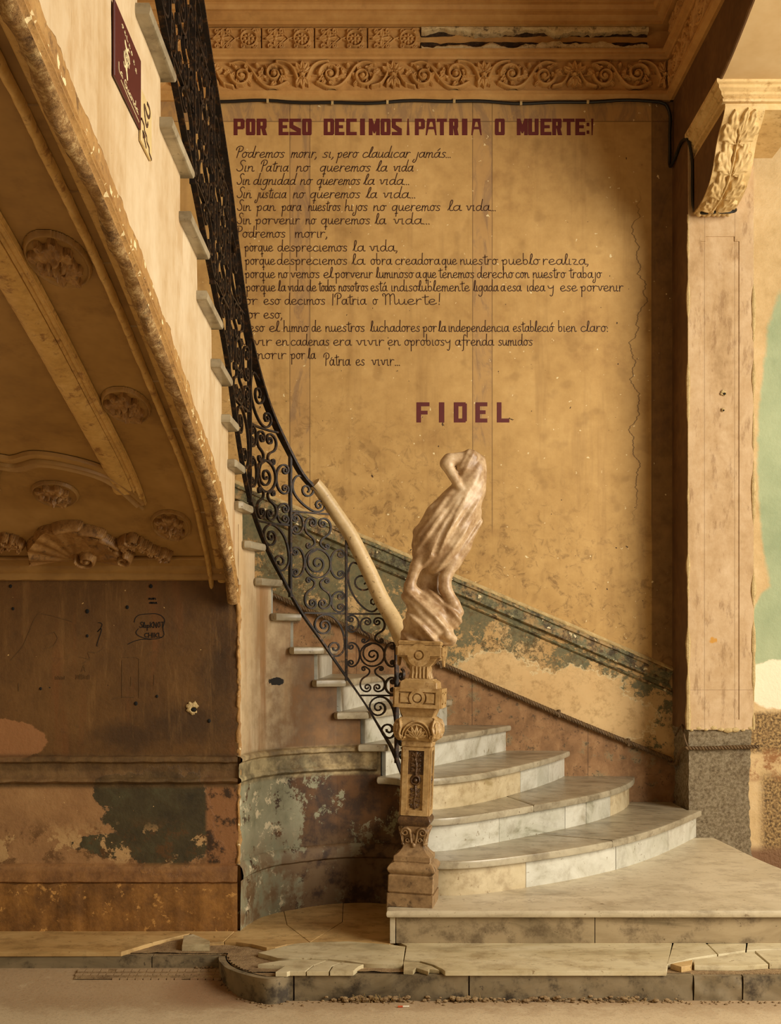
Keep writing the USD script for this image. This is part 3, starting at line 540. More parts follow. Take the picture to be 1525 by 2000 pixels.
# rails of the curved wall
def crail(prof, t0, t1, n=160, rag=.008, seed=0):
    t = np.linspace(t0, t1, n); p, q = Cpt(t) + Cnorm(t) * WALLOFF, -Cnorm(t); pr = np.asarray(prof, float)
    P = np.concatenate([p[:, None] + q[:, None] * pr[None, :, :1], np.repeat(pr[None, :, 1:], n, 0)], -1)
    nz = fbm(P * 18, 4, seed) - 0.5; nz[:, (0, -1)] = 0; P[..., :2] += q[:, None] * nz[..., None] * rag; P[..., 2] += nz * rag
    m = grid(P); m.fix_normals(); return m
tl = CL[np.argmax(np.r_[False, (_raw[1:, 1] < YL) & (CL[1:] > 1)])]
obj('chair_rail', crail([(0, .952), (.018, .948), (.026, .938), (.026, .925), (.012, .915), (.010, .87), (.010, .85), (.02, .842), (.022, .830), (.010, .82), (0, .818)], TN[5] + .05, tl + .03, seed=5, rag=.010), M['string'], ws)
obj('base_mould', crail([(0, .44), (.014, .436), (.024, .42), (.03, .385), (.03, .37), (.018, .36), (.018, ZP - .02), (0, ZP - .02)], TN[2], tl + .03, seed=6, rag=.012), M['string'], ws)
# broken arris between left wall and curved wall
t_ = np.linspace(0, 1, 90); zz = ZP + t_ * (1.76 - ZP); q = np.linspace(0, 2 * np.pi, 11)
P = np.stack([XL + .000 + np.outer(0.008 + 0.016 * (fbm(np.c_[zz * 11, zz * 0, zz * 0], 4, 3) - .4), np.cos(q)), YL + .006 + np.outer(0.008 + 0.016 * (fbm(np.c_[zz * 9, zz * 0 + 4, zz * 0], 4, 8) - .4), np.sin(q)), np.repeat(zz[:, None], 11, 1)], -1)
P += (fbm(P * 40, 3, 5) - .5)[..., None] * .014
arr = grid(P); arr.fix_normals(); obj('broken_arris', arr, M['rib'], ws)

# ------------------------------------------------------------------ rib: moulded, broken edge of the arch
s_r = np.linspace(0.03, AL[-1] - .1, 420); a_ = Apt(s_r); tn = Atan(s_r); up = np.c_[-tn[:, 1], tn[:, 0]] * np.sign(-tn[:, :1] * 1.0 + 1e-9) ; up = np.c_[tn[:, 1], -tn[:, 0]]; up *= np.sign(up[:, 1:])
prof = [(-.005, .024), (.008, .022), (.012, .014), (.012, -.046), (.016, -.050), (.022, -.055), (.016, -.061), (.016, -.066), (.023, -.072), (.024, -.079), (.016, -.085), (.014, -.090)]
def ribgrid(prof, rag, seed):
    pr = np.asarray(prof, float)
    P = np.stack([np.repeat(XS + .008 + pr[None, :, 0], len(s_r), 0), a_[:, :1] + up[:, :1] * pr[None, :, 1], a_[:, 1:] + up[:, 1:] * pr[None, :, 1]], -1)
    nz = fbm(P * np.array([30, 14, 14]), 5, seed) - .5
    return P, nz * np.asarray(rag)[None]
P, nz = ribgrid(prof, [.0, .022, .010, .004, .003, .003, .003, .003, .003, .004, .004, .0], 4)
P[..., 0] += nz; P[..., 1] += nz * up[:, :1]; P[..., 2] += nz * up[:, 1:] * 1.5
rb = thing('trim', 'broken moulded plaster rib edging the arch beneath the rising stair', 'moulding', kind='structure')
m = grid(P); m.fix_normals(); obj('rib_moulding', m, M['rib'], rb)
prof2 = [(.014, -.0899), (.008, -.099), (-.006, -.106), (-.018, -.101), (-.030, -.086), (-.036, -.05), (-.040, .02)]
P, nz = ribgrid(prof2, [.0, .026, .036, .036, .03, .03, .02], 8)
big = (fbm(np.c_[s_r * 5, s_r * 0, s_r * 0], 3, 12) - .5)[:, None] * .03 * np.array([0, .6, 1, 1, .9, .5, 0])[None]
P[..., 0] += nz * .5; P[..., 1] += (nz + big) * up[:, :1]; P[..., 2] += (nz + big) * up[:, 1:]
m = grid(P); m.fix_normals(); obj('broken_plaster_edge', m, M['ribedge'], rb)

# ------------------------------------------------------------------ soffit: the ornamented underside of the upper flight
SX0, SX1 = -2.45, XS - .045
s_s = np.linspace(0.0, AL[-1], 240)
a_s = Apt(s_s); P = np.stack([np.stack([np.full(len(s_s), x), a_s[:, 0], a_s[:, 1] + .006], -1) for x in np.linspace(SX0, SX1, 12)], 0)
m = grid(P); m.fix_normals()
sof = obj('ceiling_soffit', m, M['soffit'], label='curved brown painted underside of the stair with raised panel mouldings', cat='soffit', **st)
def sframe(s):
    t = Atan(s); n = np.stack([t[..., 1] * 0 - t[..., 1], t[..., 0]], -1); n = np.stack([-t[..., 1], t[..., 0]], -1); n = n * np.where(n[..., 1:] > 0, -1, 1)
    return Apt(s), t, n
def smap(x, s, h):
    """point of the soffit at x, arc length s, standing h below the surface"""
    x, s, h = np.broadcast_arrays(np.asarray(x, float), np.asarray(s, float), np.asarray(h, float)); a, t, n = sframe(s)
    return np.stack([x, a[..., 0] + n[..., 0] * h, a[..., 1] + n[..., 1] * h], -1)
def spx(px, py):
    """(x, arc length) where the sight line of a pixel meets the soffit"""
    a = Apt(s_s); y = a[:, 0]; z = H + (CY - py) * y / FPX; d = z - a[:, 1]; i = np.where(np.diff(np.sign(d)) != 0)[0][0]; k = d[i] / (d[i] - d[i + 1]); s = s_s[i] + k * (s_s[i + 1] - s_s[i])
    return (px - CX) * float(Apt(s)[0]) / FPX, float(s)
def srib(path, w, hgt, prof=None, name='panel_moulding', mat='bead', rag=0.0):
    """a moulding of half-width w along (x, s) points on the soffit"""
    p = np.asarray(path, float); d = np.gradient(p, axis=0); d /= np.linalg.norm(d, axis=1, keepdims=True); nn = np.c_[-d[:, 1], d[:, 0]]
    pr = np.asarray(prof if prof is not None else [(math.cos(a), math.sin(a)) for a in np.linspace(np.pi, 0, 9)], float)
    X_ = p[:, None, 0] + nn[:, None, 0] * pr[None, :, 0] * w; S_ = p[:, None, 1] + nn[:, None, 1] * pr[None, :, 0] * w
    hh = np.repeat(pr[None, :, 1] * hgt, len(p), 0)
    if rag: hh = hh + (fbm(np.stack([X_ * 30, S_ * 30, hh], -1), 3, 5) - .5) * rag
    P = smap(X_, S_, hh - 0.002); m = grid(P); m.fix_normals(); obj(name, m, M[mat], sof)
smax = AL[-1] - .1
xb, sb = spx(430, 1085)
srib(np.c_[np.linspace(-.85, -.862, 150), np.linspace(.05, smax, 150)], .013, .024, rag=.012, name='panel_bead')
srib(np.c_[np.full(150, -.80), np.linspace(.05, smax, 150)], .02, .006, name='panel_fillet')
x0, s0 = spx(275, 983)
flat = [(-1, 0), (-.9, .7), (-.2, 1), (.35, .9), (.5, .35), (.72, .3), (.86, .75), (1, 0)]
for sg in (0, 1):
    f = (lambda x: x) if sg == 0 else (lambda x: -2.86 - x)
    srib(np.c_[np.full(160, f(x0 - .055)), np.linspace(s0 + .10, smax, 160)], .046, .026, [(-1, 0), (-.9, .6), (-.6, .9), (0, 1), (.6, .9), (.9, .5), (1, 0)], rag=.006)
    srib(np.c_[np.linspace(f(x0 + .005), f(x0 + .012), 160), np.linspace(s0, smax, 160)], .02, .018, [(-1, 0), (-.8, .8), (-.4, .5), (0, .9), (.4, .5), (.8, 1), (1, 0)], rag=.003)
arc = []
for px, py in ((0, 903), (70, 898), (140, 907), (200, 925), (245, 955), (273, 981)): arc.append(spx(px, py))
xc_, sc_ = arc[0]; full = arc + []
full = [(-2.86 - x, s) for x, s in arc[::-1]][:-1] + arc
full = spline(sorted(full), 120)
srib(full, .028, .03, [(-1, 0), (-.9, .5), (-.5, 1), (0, .55), (.3, .6), (.7, .95), (.92, .5), (1, 0)], mat='soffit', name='arched_moulding')
srib(full + [0, .055], .02, .02, [(-1, 0), (-.7, .9), (0, 1), (.7, .7), (1, 0)], mat='soffit', name='arched_moulding')
srib(full + [0, -.05], .012, .012, mat='soffit', name='arched_moulding')
srib(np.c_[np.linspace(-2.4, -.86, 60), np.full(60, spx(200, 1090)[1])], .010, .014, mat='soffit', name='panel_bead')

# medallions: oval plate with a leafy mask
def medallion(px, py, ru, rv, label, seed, ang=0.0):
    x0, s0 = spx(px, py); n = 72; U, V = np.meshgrid(np.linspace(-1.06, 1.06, n), np.linspace(-1.06, 1.06, n), indexing='ij')
    rr = np.hypot(U, V); plate = np.clip((1.0 - rr) / .06, 0, 1) * .005 + np.exp(-((rr - .93) / .045) ** 2) * .007
    U2, V2 = U * math.cos(ang) + V * math.sin(ang), -U * math.sin(ang) + V * math.cos(ang)
    h = np.zeros_like(U)
    for k, a in enumerate((-90, -50, -130, 50, 130, 8, 172)):          # leaf rays round the face
        a = math.radians(a); L = .88 if k in (0, 3, 4) else .74
        h = np.maximum(h, leaf(U2, V2, (.14 * math.cos(a), .14 * math.sin(a)), (L * math.cos(a), L * math.sin(a)), .26, .030, 0, 3))
    h = np.maximum(h, leaf(U2, V2, (0, .1), (0, .86), .24, .034, 0, 3))
    face = blob(U2, V2, 0, .02, .34, .40, 0, .036, .6)
    h = np.maximum(h, face)
    for sx in (-1, 1):
        h = h + blob(U2, V2, sx * .16, .20, .13, .07, sx * -.5, .020) - blob(U2, V2, sx * .15, .08, .09, .06, 0, .020) + blob(U2, V2, sx * .19, -.10, .12, .10, 0, .016)
        h = h + blob(U2, V2, sx * .42, .30, .14, .12, 0, .014)
    h = h + blob(U2, V2, 0, .02, .075, .17, 0, .026) + blob(U2, V2, 0, -.05, .10, .07, 0, .014) - blob(U2, V2, 0, -.20, .13, .045, 0, .016) + blob(U2, V2, 0, -.29, .11, .05, 0, .012)
    t = thing('mask_medallion', label, 'ornament', 'leafy mask medallions on the soffit', smap(x0, s0, 0))
    out = rr > 1.0
    P = smap(x0 + U * ru, s0 + V * rv, np.where(out, -.004, plate)); m = grid(P); m.update_faces((~out).ravel()[m.faces].any(1)); m.fix_normals(); pt_ = obj('oval_plate', m, M['soffit'], t)
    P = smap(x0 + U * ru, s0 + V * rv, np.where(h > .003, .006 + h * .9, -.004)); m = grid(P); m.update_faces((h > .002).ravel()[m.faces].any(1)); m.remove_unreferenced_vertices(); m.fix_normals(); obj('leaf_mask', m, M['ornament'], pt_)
medallion(113, 508, .092, .150, 'leafy plaster mask on an oval plate, highest and largest of the soffit masks', 1, .5)
medallion(246, 792, .088, .135, 'leafy plaster mask on an oval plate, middle of the soffit strip beside the rib', 2, .5)
medallion(334, 1026, .09, .105, 'leafy plaster mask on an oval plate in the lowest corner beside the rib', 3, .3)
medallion(107, 964, .10, .098, 'leafy plaster mask on an oval plate directly above the shell cartouche', 4, .3)

# shell cartouche with scrolled rim and side sprays
def cartouche():
    xc, sc = spx(150, 1093); n, k = 150, 120; u = np.linspace(-.52, .47, n); v = np.linspace(-.01, .40, k); U, V = np.meshgrid(u, v, indexing='ij')
    th = np.arctan2(V + .02, U); r = np.hypot(U, V * .86)
    R_ = .205 * (1 + .06 * np.abs(np.sin(th * 5.5))); t = r / R_
    sh = np.where((t < 1) & (V > -.005), (.006 + .042 * np.clip(t, 0, 1) ** 1.5) * (0.86 + .14 * np.cos(th * 18)), 0)
    sh = np.where((t >= 1) & (t < 1.03), .02, sh)
    rim = np.zeros_like(U)
    for i, (a0, a1) in enumerate(((100, 74), (70, 48), (44, 24), (19, 2))):
        aa = np.radians(np.linspace(a0, a1, 8)); rq = np.linspace(.208, .232, 8); rim = np.maximum(rim, stroke(U, V, np.c_[rq * np.cos(aa), rq * 1.14 * np.sin(aa)], .024, .018, .050 - .004 * i, .5))
    vol = np.zeros_like(U); vol2 = np.zeros_like(U)
    sp_ = spir(.055, .035, .052, .012, math.pi, 1.6); vol = np.maximum(vol, stroke(U, V, sp_, .014, .009, .055)); vol = np.maximum(vol, blob(U, V, .055, .035, .018, .018, 0, .06))
    sp2 = spir(.225, .04, .04, .012, 1.2, -1.3); vol2 = np.maximum(vol2, stroke(U, V, sp2, .015, .009, .06))
    spr = np.zeros_like(U)
    for sg in (-1, 1):
        base = [(sg * .23, .12), (sg * .27, .135), (sg * .31, .12), (sg * .345, .085), (sg * .38, .06), (sg * .42, .04)]
        spr = np.maximum(spr, stroke(U, V, base, .022, .012, .035))
        for j, (bu, bv) in enumerate(base):
            for a in (70, -60, 10):
                aa = math.radians(a if sg > 0 else 180 - a) ; L = .05 - .004 * j
                spr = np.maximum(spr, leaf(U, V, (bu, bv), (bu + L * math.cos(aa), bv + L * math.sin(aa)), .018, .05, 0, 2))
        spr = np.maximum(spr, stroke(U, V, spir(sg * .285, .165, .028, .008, 0 if sg < 0 else math.pi, sg * 1.2, 24), .012, .008, .05))
        for j in range(5): spr = np.maximum(spr, blob(U, V, sg * (.395 + .02 * (j % 3)), .03 + .018 * (j // 2), .016, .014, 0, .05))
    t_ = thing('shell_cartouche', 'large fan shell cartouche with scrolled rim and leaf sprays at the foot of the soffit', 'ornament', loc=smap(xc, sc, 0))
    for nm, h in (('shell', sh), ('rim_scroll', rim), ('volute', vol), ('volute', vol2), ('leaf_spray', spr)):
        P = smap(xc + U, sc + V, np.where(h > .002, h, -.004)); m = grid(P); m.update_faces((h > .002).ravel()[m.faces].any(1)); m.remove_unreferenced_vertices(); m.fix_normals(); obj(nm, m, M['ornament'], t_)
cartouche()

# ------------------------------------------------------------------ cornice of the back wall and of the arch wall
PROF = [(0, 5.10), (.02, 5.10), (.034, 5.112), (.05, 5.125), (.05, 5.15), (.03, 5.158), (.02, 5.163), (.02, 5.355), (.045, 5.36), (.052, 5.372), (.07, 5.38), (.07, 5.392), (.085, 5.40), (.085, 5.410), (.012, 5.414), (.012, 5.562), (.09, 5.566), (.09, 5.585), (.105, 5.588), (.13, 5.605), (.13, 5.628), (.15, 5.631), (.165, 5.652), (.165, 5.668), (.185, 5.671), (.185, 6.12), (0, 6.12)]
def leafscroll(w=.6, h=.19, nu=132, nv=44):
    """half wave of acanthus scrolls between two palmettes, u 0..w"""
    U, V = np.meshgrid(np.linspace(0, w, nu), np.linspace(0, h, nv), indexing='ij'); c = h / 2; Hh = np.zeros_like(U); st_ = lambda *a, **k: stroke(U, V, *a, **k)
    for x0, up in ((0, 1), (w, 1)):                                   # palmettes at both ends
        for a in (90, 62, 118, 36, 144, -90, -60, -120):
            aa = math.radians(a); L = .092 if a > 0 else .085
            Hh = np.maximum(Hh, leaf(U, V, (x0 + .012 * math.cos(aa), c + .005 * math.sin(aa)), (x0 + L * math.cos(aa), c + L * math.sin(aa)), .017, 1.0, 0, 1, 1.2))
        Hh = np.maximum(Hh, blob(U, V, x0, c, .022, .016, 0, 1.1))
    for x0, sg, dr in ((.185, 1, 1), (.40, -1, -1)):
        Hh = np.maximum(Hh, st_(spir(x0, c + sg * .006, .074, .016, math.pi if dr > 0 else 0, -sg * dr * 1.55, 46), .014, .008, .95)); Hh = np.maximum(Hh, blob(U, V, x0, c + sg * .006, .02, .02, 0, 1.1))
        for a in (20, 75, 140, 200, 255, 320):
            aa = math.radians(a); b = (x0 + .045 * math.cos(aa), c + .045 * math.sin(aa)); e = (x0 + .093 * math.cos(aa + .5 * sg), np.clip(c + .093 * math.sin(aa + .5 * sg), .004, h - .004)); Hh = np.maximum(Hh, leaf(U, V, b, e, .015, .9, .12 * sg, 2))
    Hh = np.maximum(Hh, st_(chaikin([(.03, c - .03), (.06, c + .05), (.11, c + .085), (.17, c + .09)]), .014, .010, .85)); Hh = np.maximum(Hh, st_(chaikin([(.10, c - .05), (.17, c - .088), (.25, c - .08), (.31, c - .01), (.35, c + .06), (.41, c + .088), (.48, c + .07)]), .014, .010, .85)); Hh = np.maximum(Hh, st_(chaikin([(.46, c - .075), (.52, c - .06), (.555, c - .01), (.57, c + .04)]), .012, .009, .85)); Hh = np.maximum(Hh, .35 * (np.abs(V - c) < .006))
    for x0, a, L in ((.10, 60, .06), (.25, -40, .07), (.29, 120, .06), (.34, -60, .07), (.47, 40, .06), (.52, 140, .06), (.14, -130, .05)):
        aa = math.radians(a); Hh = np.maximum(Hh, leaf(U, V, (x0, c), (x0 + L * math.cos(aa), c + L * math.sin(aa)), .018, .75, .1, 2))
    Hh = np.maximum(Hh, blob(U, V, .30, c + .065, .017, .017, 0, 1.0)); Hh = np.maximum(Hh, blob(U, V, .515, c - .06, .015, .015, 0, .9))
    return U, V, Hh
def rosette_tile(w=.346, h=.148, nu=104, nv=46):
    U, V = np.meshgrid(np.linspace(0, w, nu), np.linspace(0, h, nv), indexing='ij'); c = h / 2; Hh = np.zeros_like(U)
    for x0, kind in ((w * .27, 0), (w * .77, 1)):
        rr = np.hypot(U - x0, V - c)
        if kind:
            Hh = np.maximum(Hh, np.exp(-((rr - .052) / .007) ** 2))
            for k in range(8):
                a = k * math.pi / 4; Hh = np.maximum(Hh, blob(U, V, x0 + .026 * math.cos(a), c + .026 * math.sin(a), .014, .010, a, .9))
            Hh = np.maximum(Hh, blob(U, V, x0, c, .012, .012, 0, 1.1))
        else:
            for a in (0, 90, 180, 270):
                aa = math.radians(a); Hh = np.maximum(Hh, leaf(U, V, (x0, c), (x0 + .07 * math.cos(aa), c + .062 * math.sin(aa)), .017, .9, 0, 1))
            d = np.abs(U - x0) + np.abs(V - c) * 1.0; Hh = np.maximum(Hh, .8 * np.exp(-((d - .062) / .007) ** 2)); Hh = np.maximum(Hh, blob(U, V, x0, c, .014, .014))
        for sg in (-1, 1):
            for sx in (-1, 1): Hh = np.maximum(Hh, stroke(U, V, spir(x0 + sx * .038, c + sg * .05, .018, .006, 0, 1.3 * sx * sg, 20), .007, .006, .8))
    for sg in (-1, 1):
        Hh = np.maximum(Hh, stroke(U, V, [(0, c + sg * .012), (w * .1, c + sg * .012), (w * .42, c + sg * .030), (w * .52, c), (w * .62, c - sg * .012), (w, c - sg * .012)], .006, .006, .7))
        Hh = np.maximum(Hh, stroke(U, V, [(0, c + sg * .068), (w, c + sg * .068)], .006, .006, .6))
    e = np.minimum(np.minimum(U, w - U), np.minimum(V, h - V)); base = np.clip(e / .004, 0, 1) * .016
    return U, V, base + Hh * .026 * np.clip(e / .004, 0, 1)
SC, RT = leafscroll(), rosette_tile()
def wallgrid(U, V, Hh, x0, z0, side, p0, mirror=False):
    u = (U.max() - U) if mirror else U
    if side == 'back': P = np.stack([x0 + u, YB - p0 - Hh, z0 + V], -1)
    else: P = np.stack([XP - p0 - Hh, x0 - u, z0 + V], -1)
    m = grid(P); m.fix_normals(); return m
for nm, side in (('back', 'back'), ('right', 'side')):
    pr = np.array(PROF)
    t = thing('trim', 'carved plaster cornice with scroll friezes across the top of the text wall' if side == 'back' else 'shadowed carved cornice running forward above the arch at the upper right', 'cornice', kind='structure')
    if side == 'back': mm = sweep(pr, [(-2.35, YB, 0), (XP + .06, YB, 0)], [0, -1, 0], [0, 0, 1.0])
    else: mm = sweep(pr, [(XP, YB, 0), (XP, .5, 0)], [-1, 0, 0], [0, 0, 1.0])
    obj('cornice_moulding', mm, M['cornice'], t, smooth=25)
    U, V, Hh = SC
    for i in range(-4, 4) if side == 'back' else range(0, 5):
        x0 = .017 + .6 * (i if side == 'back' else 0); m = None
        if side == 'back':
            if x0 > 1.5: continue
            w = Hh.copy()
            if x0 + .6 > XP - .02: x0 = x0
            m = wallgrid(U, V, Hh * .046, x0, 5.164, side, .019, i % 2 == 0)
        else: m = wallgrid(U, V, Hh * .036, YB - .05 - .6 * i, 5.164, side, .019, i % 2 == 0)
        obj('scroll_frieze', m, M['cornice'], t)
    U, V, Hh = RT
    if side == 'back':
        xe = W(821, 0, YB - .06)[0]
        for i in range(6): obj('rosette_tile', wallgrid(U, V, Hh, xe - .35 * (i + 1), 5.414, side, .030), M['cornice'], t)
        # where tiles have fallen: dark bed with ragged plaster lips
        n = 150; xx = np.linspace(xe + .004, 1.70, n)
        for (z0, z1, sd, mt, pp) in ((5.415, 5.561, 3, 'cornice_dark', .022),):
            v = np.linspace(z0, z1, 30); Xg, Zg = np.meshgrid(xx, v, indexing='ij'); hh = (fbm(np.stack([Xg * 9, Zg * 26, Xg * 0], -1), 4, sd) - .5) * .03
            hh -= .03 * np.exp(-((Zg - 5.505) / .018) ** 2)
            mm = grid(np.stack([Xg, YB - pp - hh, Zg], -1)); mm.fix_normals(); obj('fallen_tile_bed', mm, M[mt], t)
        for top in (0, 1):
            lip = np.clip(.030 + .075 * (fbm(np.c_[xx * 9, xx * 0 + top * 9, xx * 0], 5, 6) - .5), .004, .07)
            zz0 = 5.562 if top else 5.414; sg = -1 if top else 1
            P = np.stack([np.stack([xx, np.full(n, YB - .012 - d), zz0 + sg * lip * f], -1) for d, f in ((0, 0), (.055, 0), (.060, .5), (.050, .95), (0, 1.0))], 1); P[..., 1] += (fbm(P * 30, 3, 2) - .5) * .012
            mm = grid(P); mm.fix_normals(); obj('ragged_plaster_lip', mm, M['lath'], t)
    else:
        for i in range(4): obj('rosette_tile', wallgrid(U, V, Hh, YB - .12 - .35 * i, 5.414, side, .030), M['cornice'], t)

# ------------------------------------------------------------------ pier, console and arch on the right
PY = 7.25; PX1 = 2.285
wr = obj('wall_right', bx(PX1 - .1, 4.6, 7.40, YB + .25, -.1, 6.2), M['right'], label='bright plaster wall of the next room with a mint green painted patch', cat='wall', **st)
pier = thing('pilaster', 'tall square plaster pilaster with stripped rough stucco foot, right of the steps', 'pillar', loc=(2.08, PY, 0))
zb = .956
shaft = Polygon([(XP, zb), (PX1, zb), (PX1, 4.72), (XP, 4.72)]); panel = Polygon([(1.953, 1.02), (2.195, 1.02), (2.195, 4.03), (2.165, 4.03), (2.165, 4.06), (1.983, 4.06), (1.983, 4.03), (1.953, 4.03)])
def ext_y(poly, y0, y1):
    m = trimesh.creation.extrude_polygon(poly, y1 - y0, engine='earcut'); v = m.vertices.copy(); m.vertices = np.c_[v[:, 0], y0 + v[:, 2], v[:, 1]]; m.fix_normals(); return m
obj('shaft', cat([ext_y(shaft.difference(panel), PY, PY + .006), ext_y(shaft, PY + .0058, YB)]), M['pier'], pier)
for i, (xx_, sd) in enumerate(((XP, 5), (PX1, 9))):                    # chipped arrises
    zz = np.linspace(zb, 4.2, 150); q = np.linspace(0, 2 * np.pi, 9); rr_ = .004 + .018 * np.clip(fbm(np.c_[zz * 6, zz * 0, zz * 0], 4, sd) - .45, 0, 1) * 2
    P = np.stack([xx_ + np.outer(rr_, np.cos(q)), PY + .004 + np.outer(rr_, np.sin(q)), np.repeat(zz[:, None], 9, 1)], -1); mm = grid(P); mm.fix_normals(); obj('chipped_edge', mm, M['chip'], pier)
gouge(1412, 768, .022, 4, PY, pier); gouge(1411, 801, .014, 6, PY, pier)
# stripped foot
def rough_box(x0, x1, y0, y1, z0, z1, nx, nz, amp, seed, flare=0):
    rings = []
    per = [(x0, y1)] + [(x0, y1 + (y0 - y1) * k / 14) for k in range(1, 14)] + [(x0 + (x1 - x0) * k / nx, y0) for k in range(nx + 1)] + [(x1, y0 + (y1 - y0) * k / 14) for k in range(1, 15)]
    per = np.array(per); zz = np.linspace(z0, z1, nz); c = np.array([(x0 + x1) / 2, y1])
    P = np.stack([np.c_[per, np.full(len(per), z)] for z in zz], 0); d = per - c; d /= np.linalg.norm(d, axis=1, keepdims=True)
    nzv = (fbm(P * 26, 4, seed) - .5) * amp + (fbm(P * 4, 3, seed + 3) - .5) * amp * 1.3
    fl = flare * np.exp(-(zz - z0) / .12)[:, None] * np.clip(d[None, :, 0], 0, 1) + flare * .6 * np.exp(-(zz - z0) / .09)[:, None]
    P[..., :2] += d[None] * (nzv + fl)[..., None]
    top = cat([grid(P, True), tri(np.vstack([[[*c, z1]], P[-1]]), [[0, k, k + 1] for k in range(1, len(per))])]); top.fix_normals(); return top
obj('stripped_foot', rough_box(XP + .006, PX1 - .015, PY + .012, YB, 0.0, zb + .004, 64, 110, .034, 3, .035), M['stucco'], pier)
for k in range(9):
    q = trimesh.creation.icosphere(2, 1.0); q.vertices *= 1 + .5 * (fbm(q.vertices * 2 + k, 3, k)[:, None] - .5); w = rng.uniform(.012, .03); q.vertices *= [w, .012, w * .6]; q.vertices += [XP + .02 + (k / 8) * (PX1 - XP - .04), PY + .006, zb + rng.uniform(-.004, .012)]; obj('plaster_crumb', q, M['chip'], pier)
# console
con = thing('console_bracket', 'carved acanthus scroll bracket under the arch at the top of the pilaster', 'bracket', loc=(2.02, 6.9, 4.4))
cp = spline([(6.555, 4.55), (6.60, 4.50), (6.72, 4.42), (6.80, 4.31), (6.90, 4.235), (7.02, 4.20), (7.12, 4.19), (7.235, 4.196)], 90)
cx0, cx1 = 1.905, 2.135
body = Polygon(list(map(tuple, cp)) + [(7.26, 4.20), (7.26, 4.55)])
def ext_x(poly, x0, x1):
    m = trimesh.creation.extrude_polygon(poly, x1 - x0, engine='earcut'); v = m.vertices.copy(); m.vertices = np.c_[x0 + v[:, 2], v[:, 0], v[:, 1]]; m.fix_normals(); return m
obj('scroll_body', ext_x(body, cx0, cx1), M['console'], con)
obj('scroll_side', ext_x(body.buffer(-.012), cx0 - .004, cx0 + .002), M['archside_shaded'], con)  # thin dark sheet, side shade painted into its colour
nu, nv = 70, 190; U, V = np.meshgrid(np.linspace(0, 1, nu), np.linspace(0, 1, nv), indexing='ij')
Ha = np.zeros_like(U); sv = lambda v: .5 + .02 * np.sin(v * 5)
Ha = np.maximum(Ha, stroke(U * .23, V * .66, [(.5 * .23 - .014 + .035 * (1 - t) ** 2 * -1 + .02 * t, t * .64) for t in np.linspace(.02, .97, 16)], .010, .006, .9))
for t, L in ((.10, .30), (.30, .36), (.52, .36), (.73, .30)):
    for sg in (-1, 1):
        b = (.115 + sg * .004 - .012 * (1 - t), t * .66); Ha = np.maximum(Ha, leaf(U * .23, V * .66, b, (.115 + sg * .100, (t + .15) * .66), .040, 1.0, -.10 * sg, 3, 1.35)); Ha = np.maximum(Ha, leaf(U * .23, V * .66, b, (.115 + sg * .062, (t + .25) * .66), .034, .85, -.08 * sg, 3, 1.35)); Ha = np.maximum(Ha, leaf(U * .23, V * .66, b, (.115 + sg * .085, (t + .05) * .66), .026, .75, -.08 * sg, 2, 1.3))
Ha = np.maximum(Ha, leaf(U * .23, V * .66, (.115, .80 * .66), (.13, .99 * .66), .03, .9, 0, 2))
for k in range(7): Ha = np.maximum(Ha, blob(U * .23, V * .66, .02 + .032 * k, .022 + .006 * (k % 2), .02, .02, 0, .8))
cl_ = np.r_[0, np.cumsum(np.linalg.norm(np.diff(cp, axis=0), axis=1))]; cl_ /= cl_[-1]; tt = 1 - V; cy_ = np.interp(tt, cl_, cp[:, 0]); cz_ = np.interp(tt, cl_, cp[:, 1]); dcy = np.interp(np.clip(tt + .02, 0, 1), cl_, cp[:, 0]) - np.interp(np.clip(tt - .02, 0, 1), cl_, cp[:, 0]); dcz = np.interp(np.clip(tt + .02, 0, 1), cl_, cp[:, 1]) - np.interp(np.clip(tt - .02, 0, 1), cl_, cp[:, 1])
L_ = np.hypot(dcy, dcz); ny_, nz_ = dcz / L_, -dcy / L_
P = np.stack([cx0 + .006 + U * (cx1 - cx0 - .012), cy_ + ny_ * Ha * .030, cz_ + nz_ * Ha * .030], -1)
mm = grid(P); mm.update_faces((Ha > .002).ravel()[mm.faces].any(1)); mm.remove_unreferenced_vertices(); mm.fix_normals(); obj('acanthus_leaf', mm, M['console'], con)
capprof = [(0, 4.55), (0, 4.585), (.018, 4.590), (.022, 4.605), (.012, 4.612), (.03, 4.625), (.03, 4.64), (.05, 4.655), (.05, 4.672), (.066, 4.68), (.066, 4.70), (0, 4.70)]
# cap moulding turns round the console: front and left side
ring = [(cx0 + .012, 7.25), (cx0 + .012, 6.60), (2.40, 6.60)]
mm = []
pr = np.array(capprof); P = np.zeros((3, len(pr), 3))
for i, ((x, y), (ax, ay)) in enumerate(zip(ring, ((-1, 0), (-1, -1), (0, -1)))): P[i, :, 0] = x + pr[:, 0] * ax; P[i, :, 1] = y + pr[:, 0] * ay; P[i, :, 2] = pr[:, 1]
gg = grid(P); gg.fix_normals(); obj('cap_moulding', cat([gg, bx(cx0 + .014, 2.40, 6.603, 7.25, 4.552, 4.699)]), M['console'], con, smooth=25)
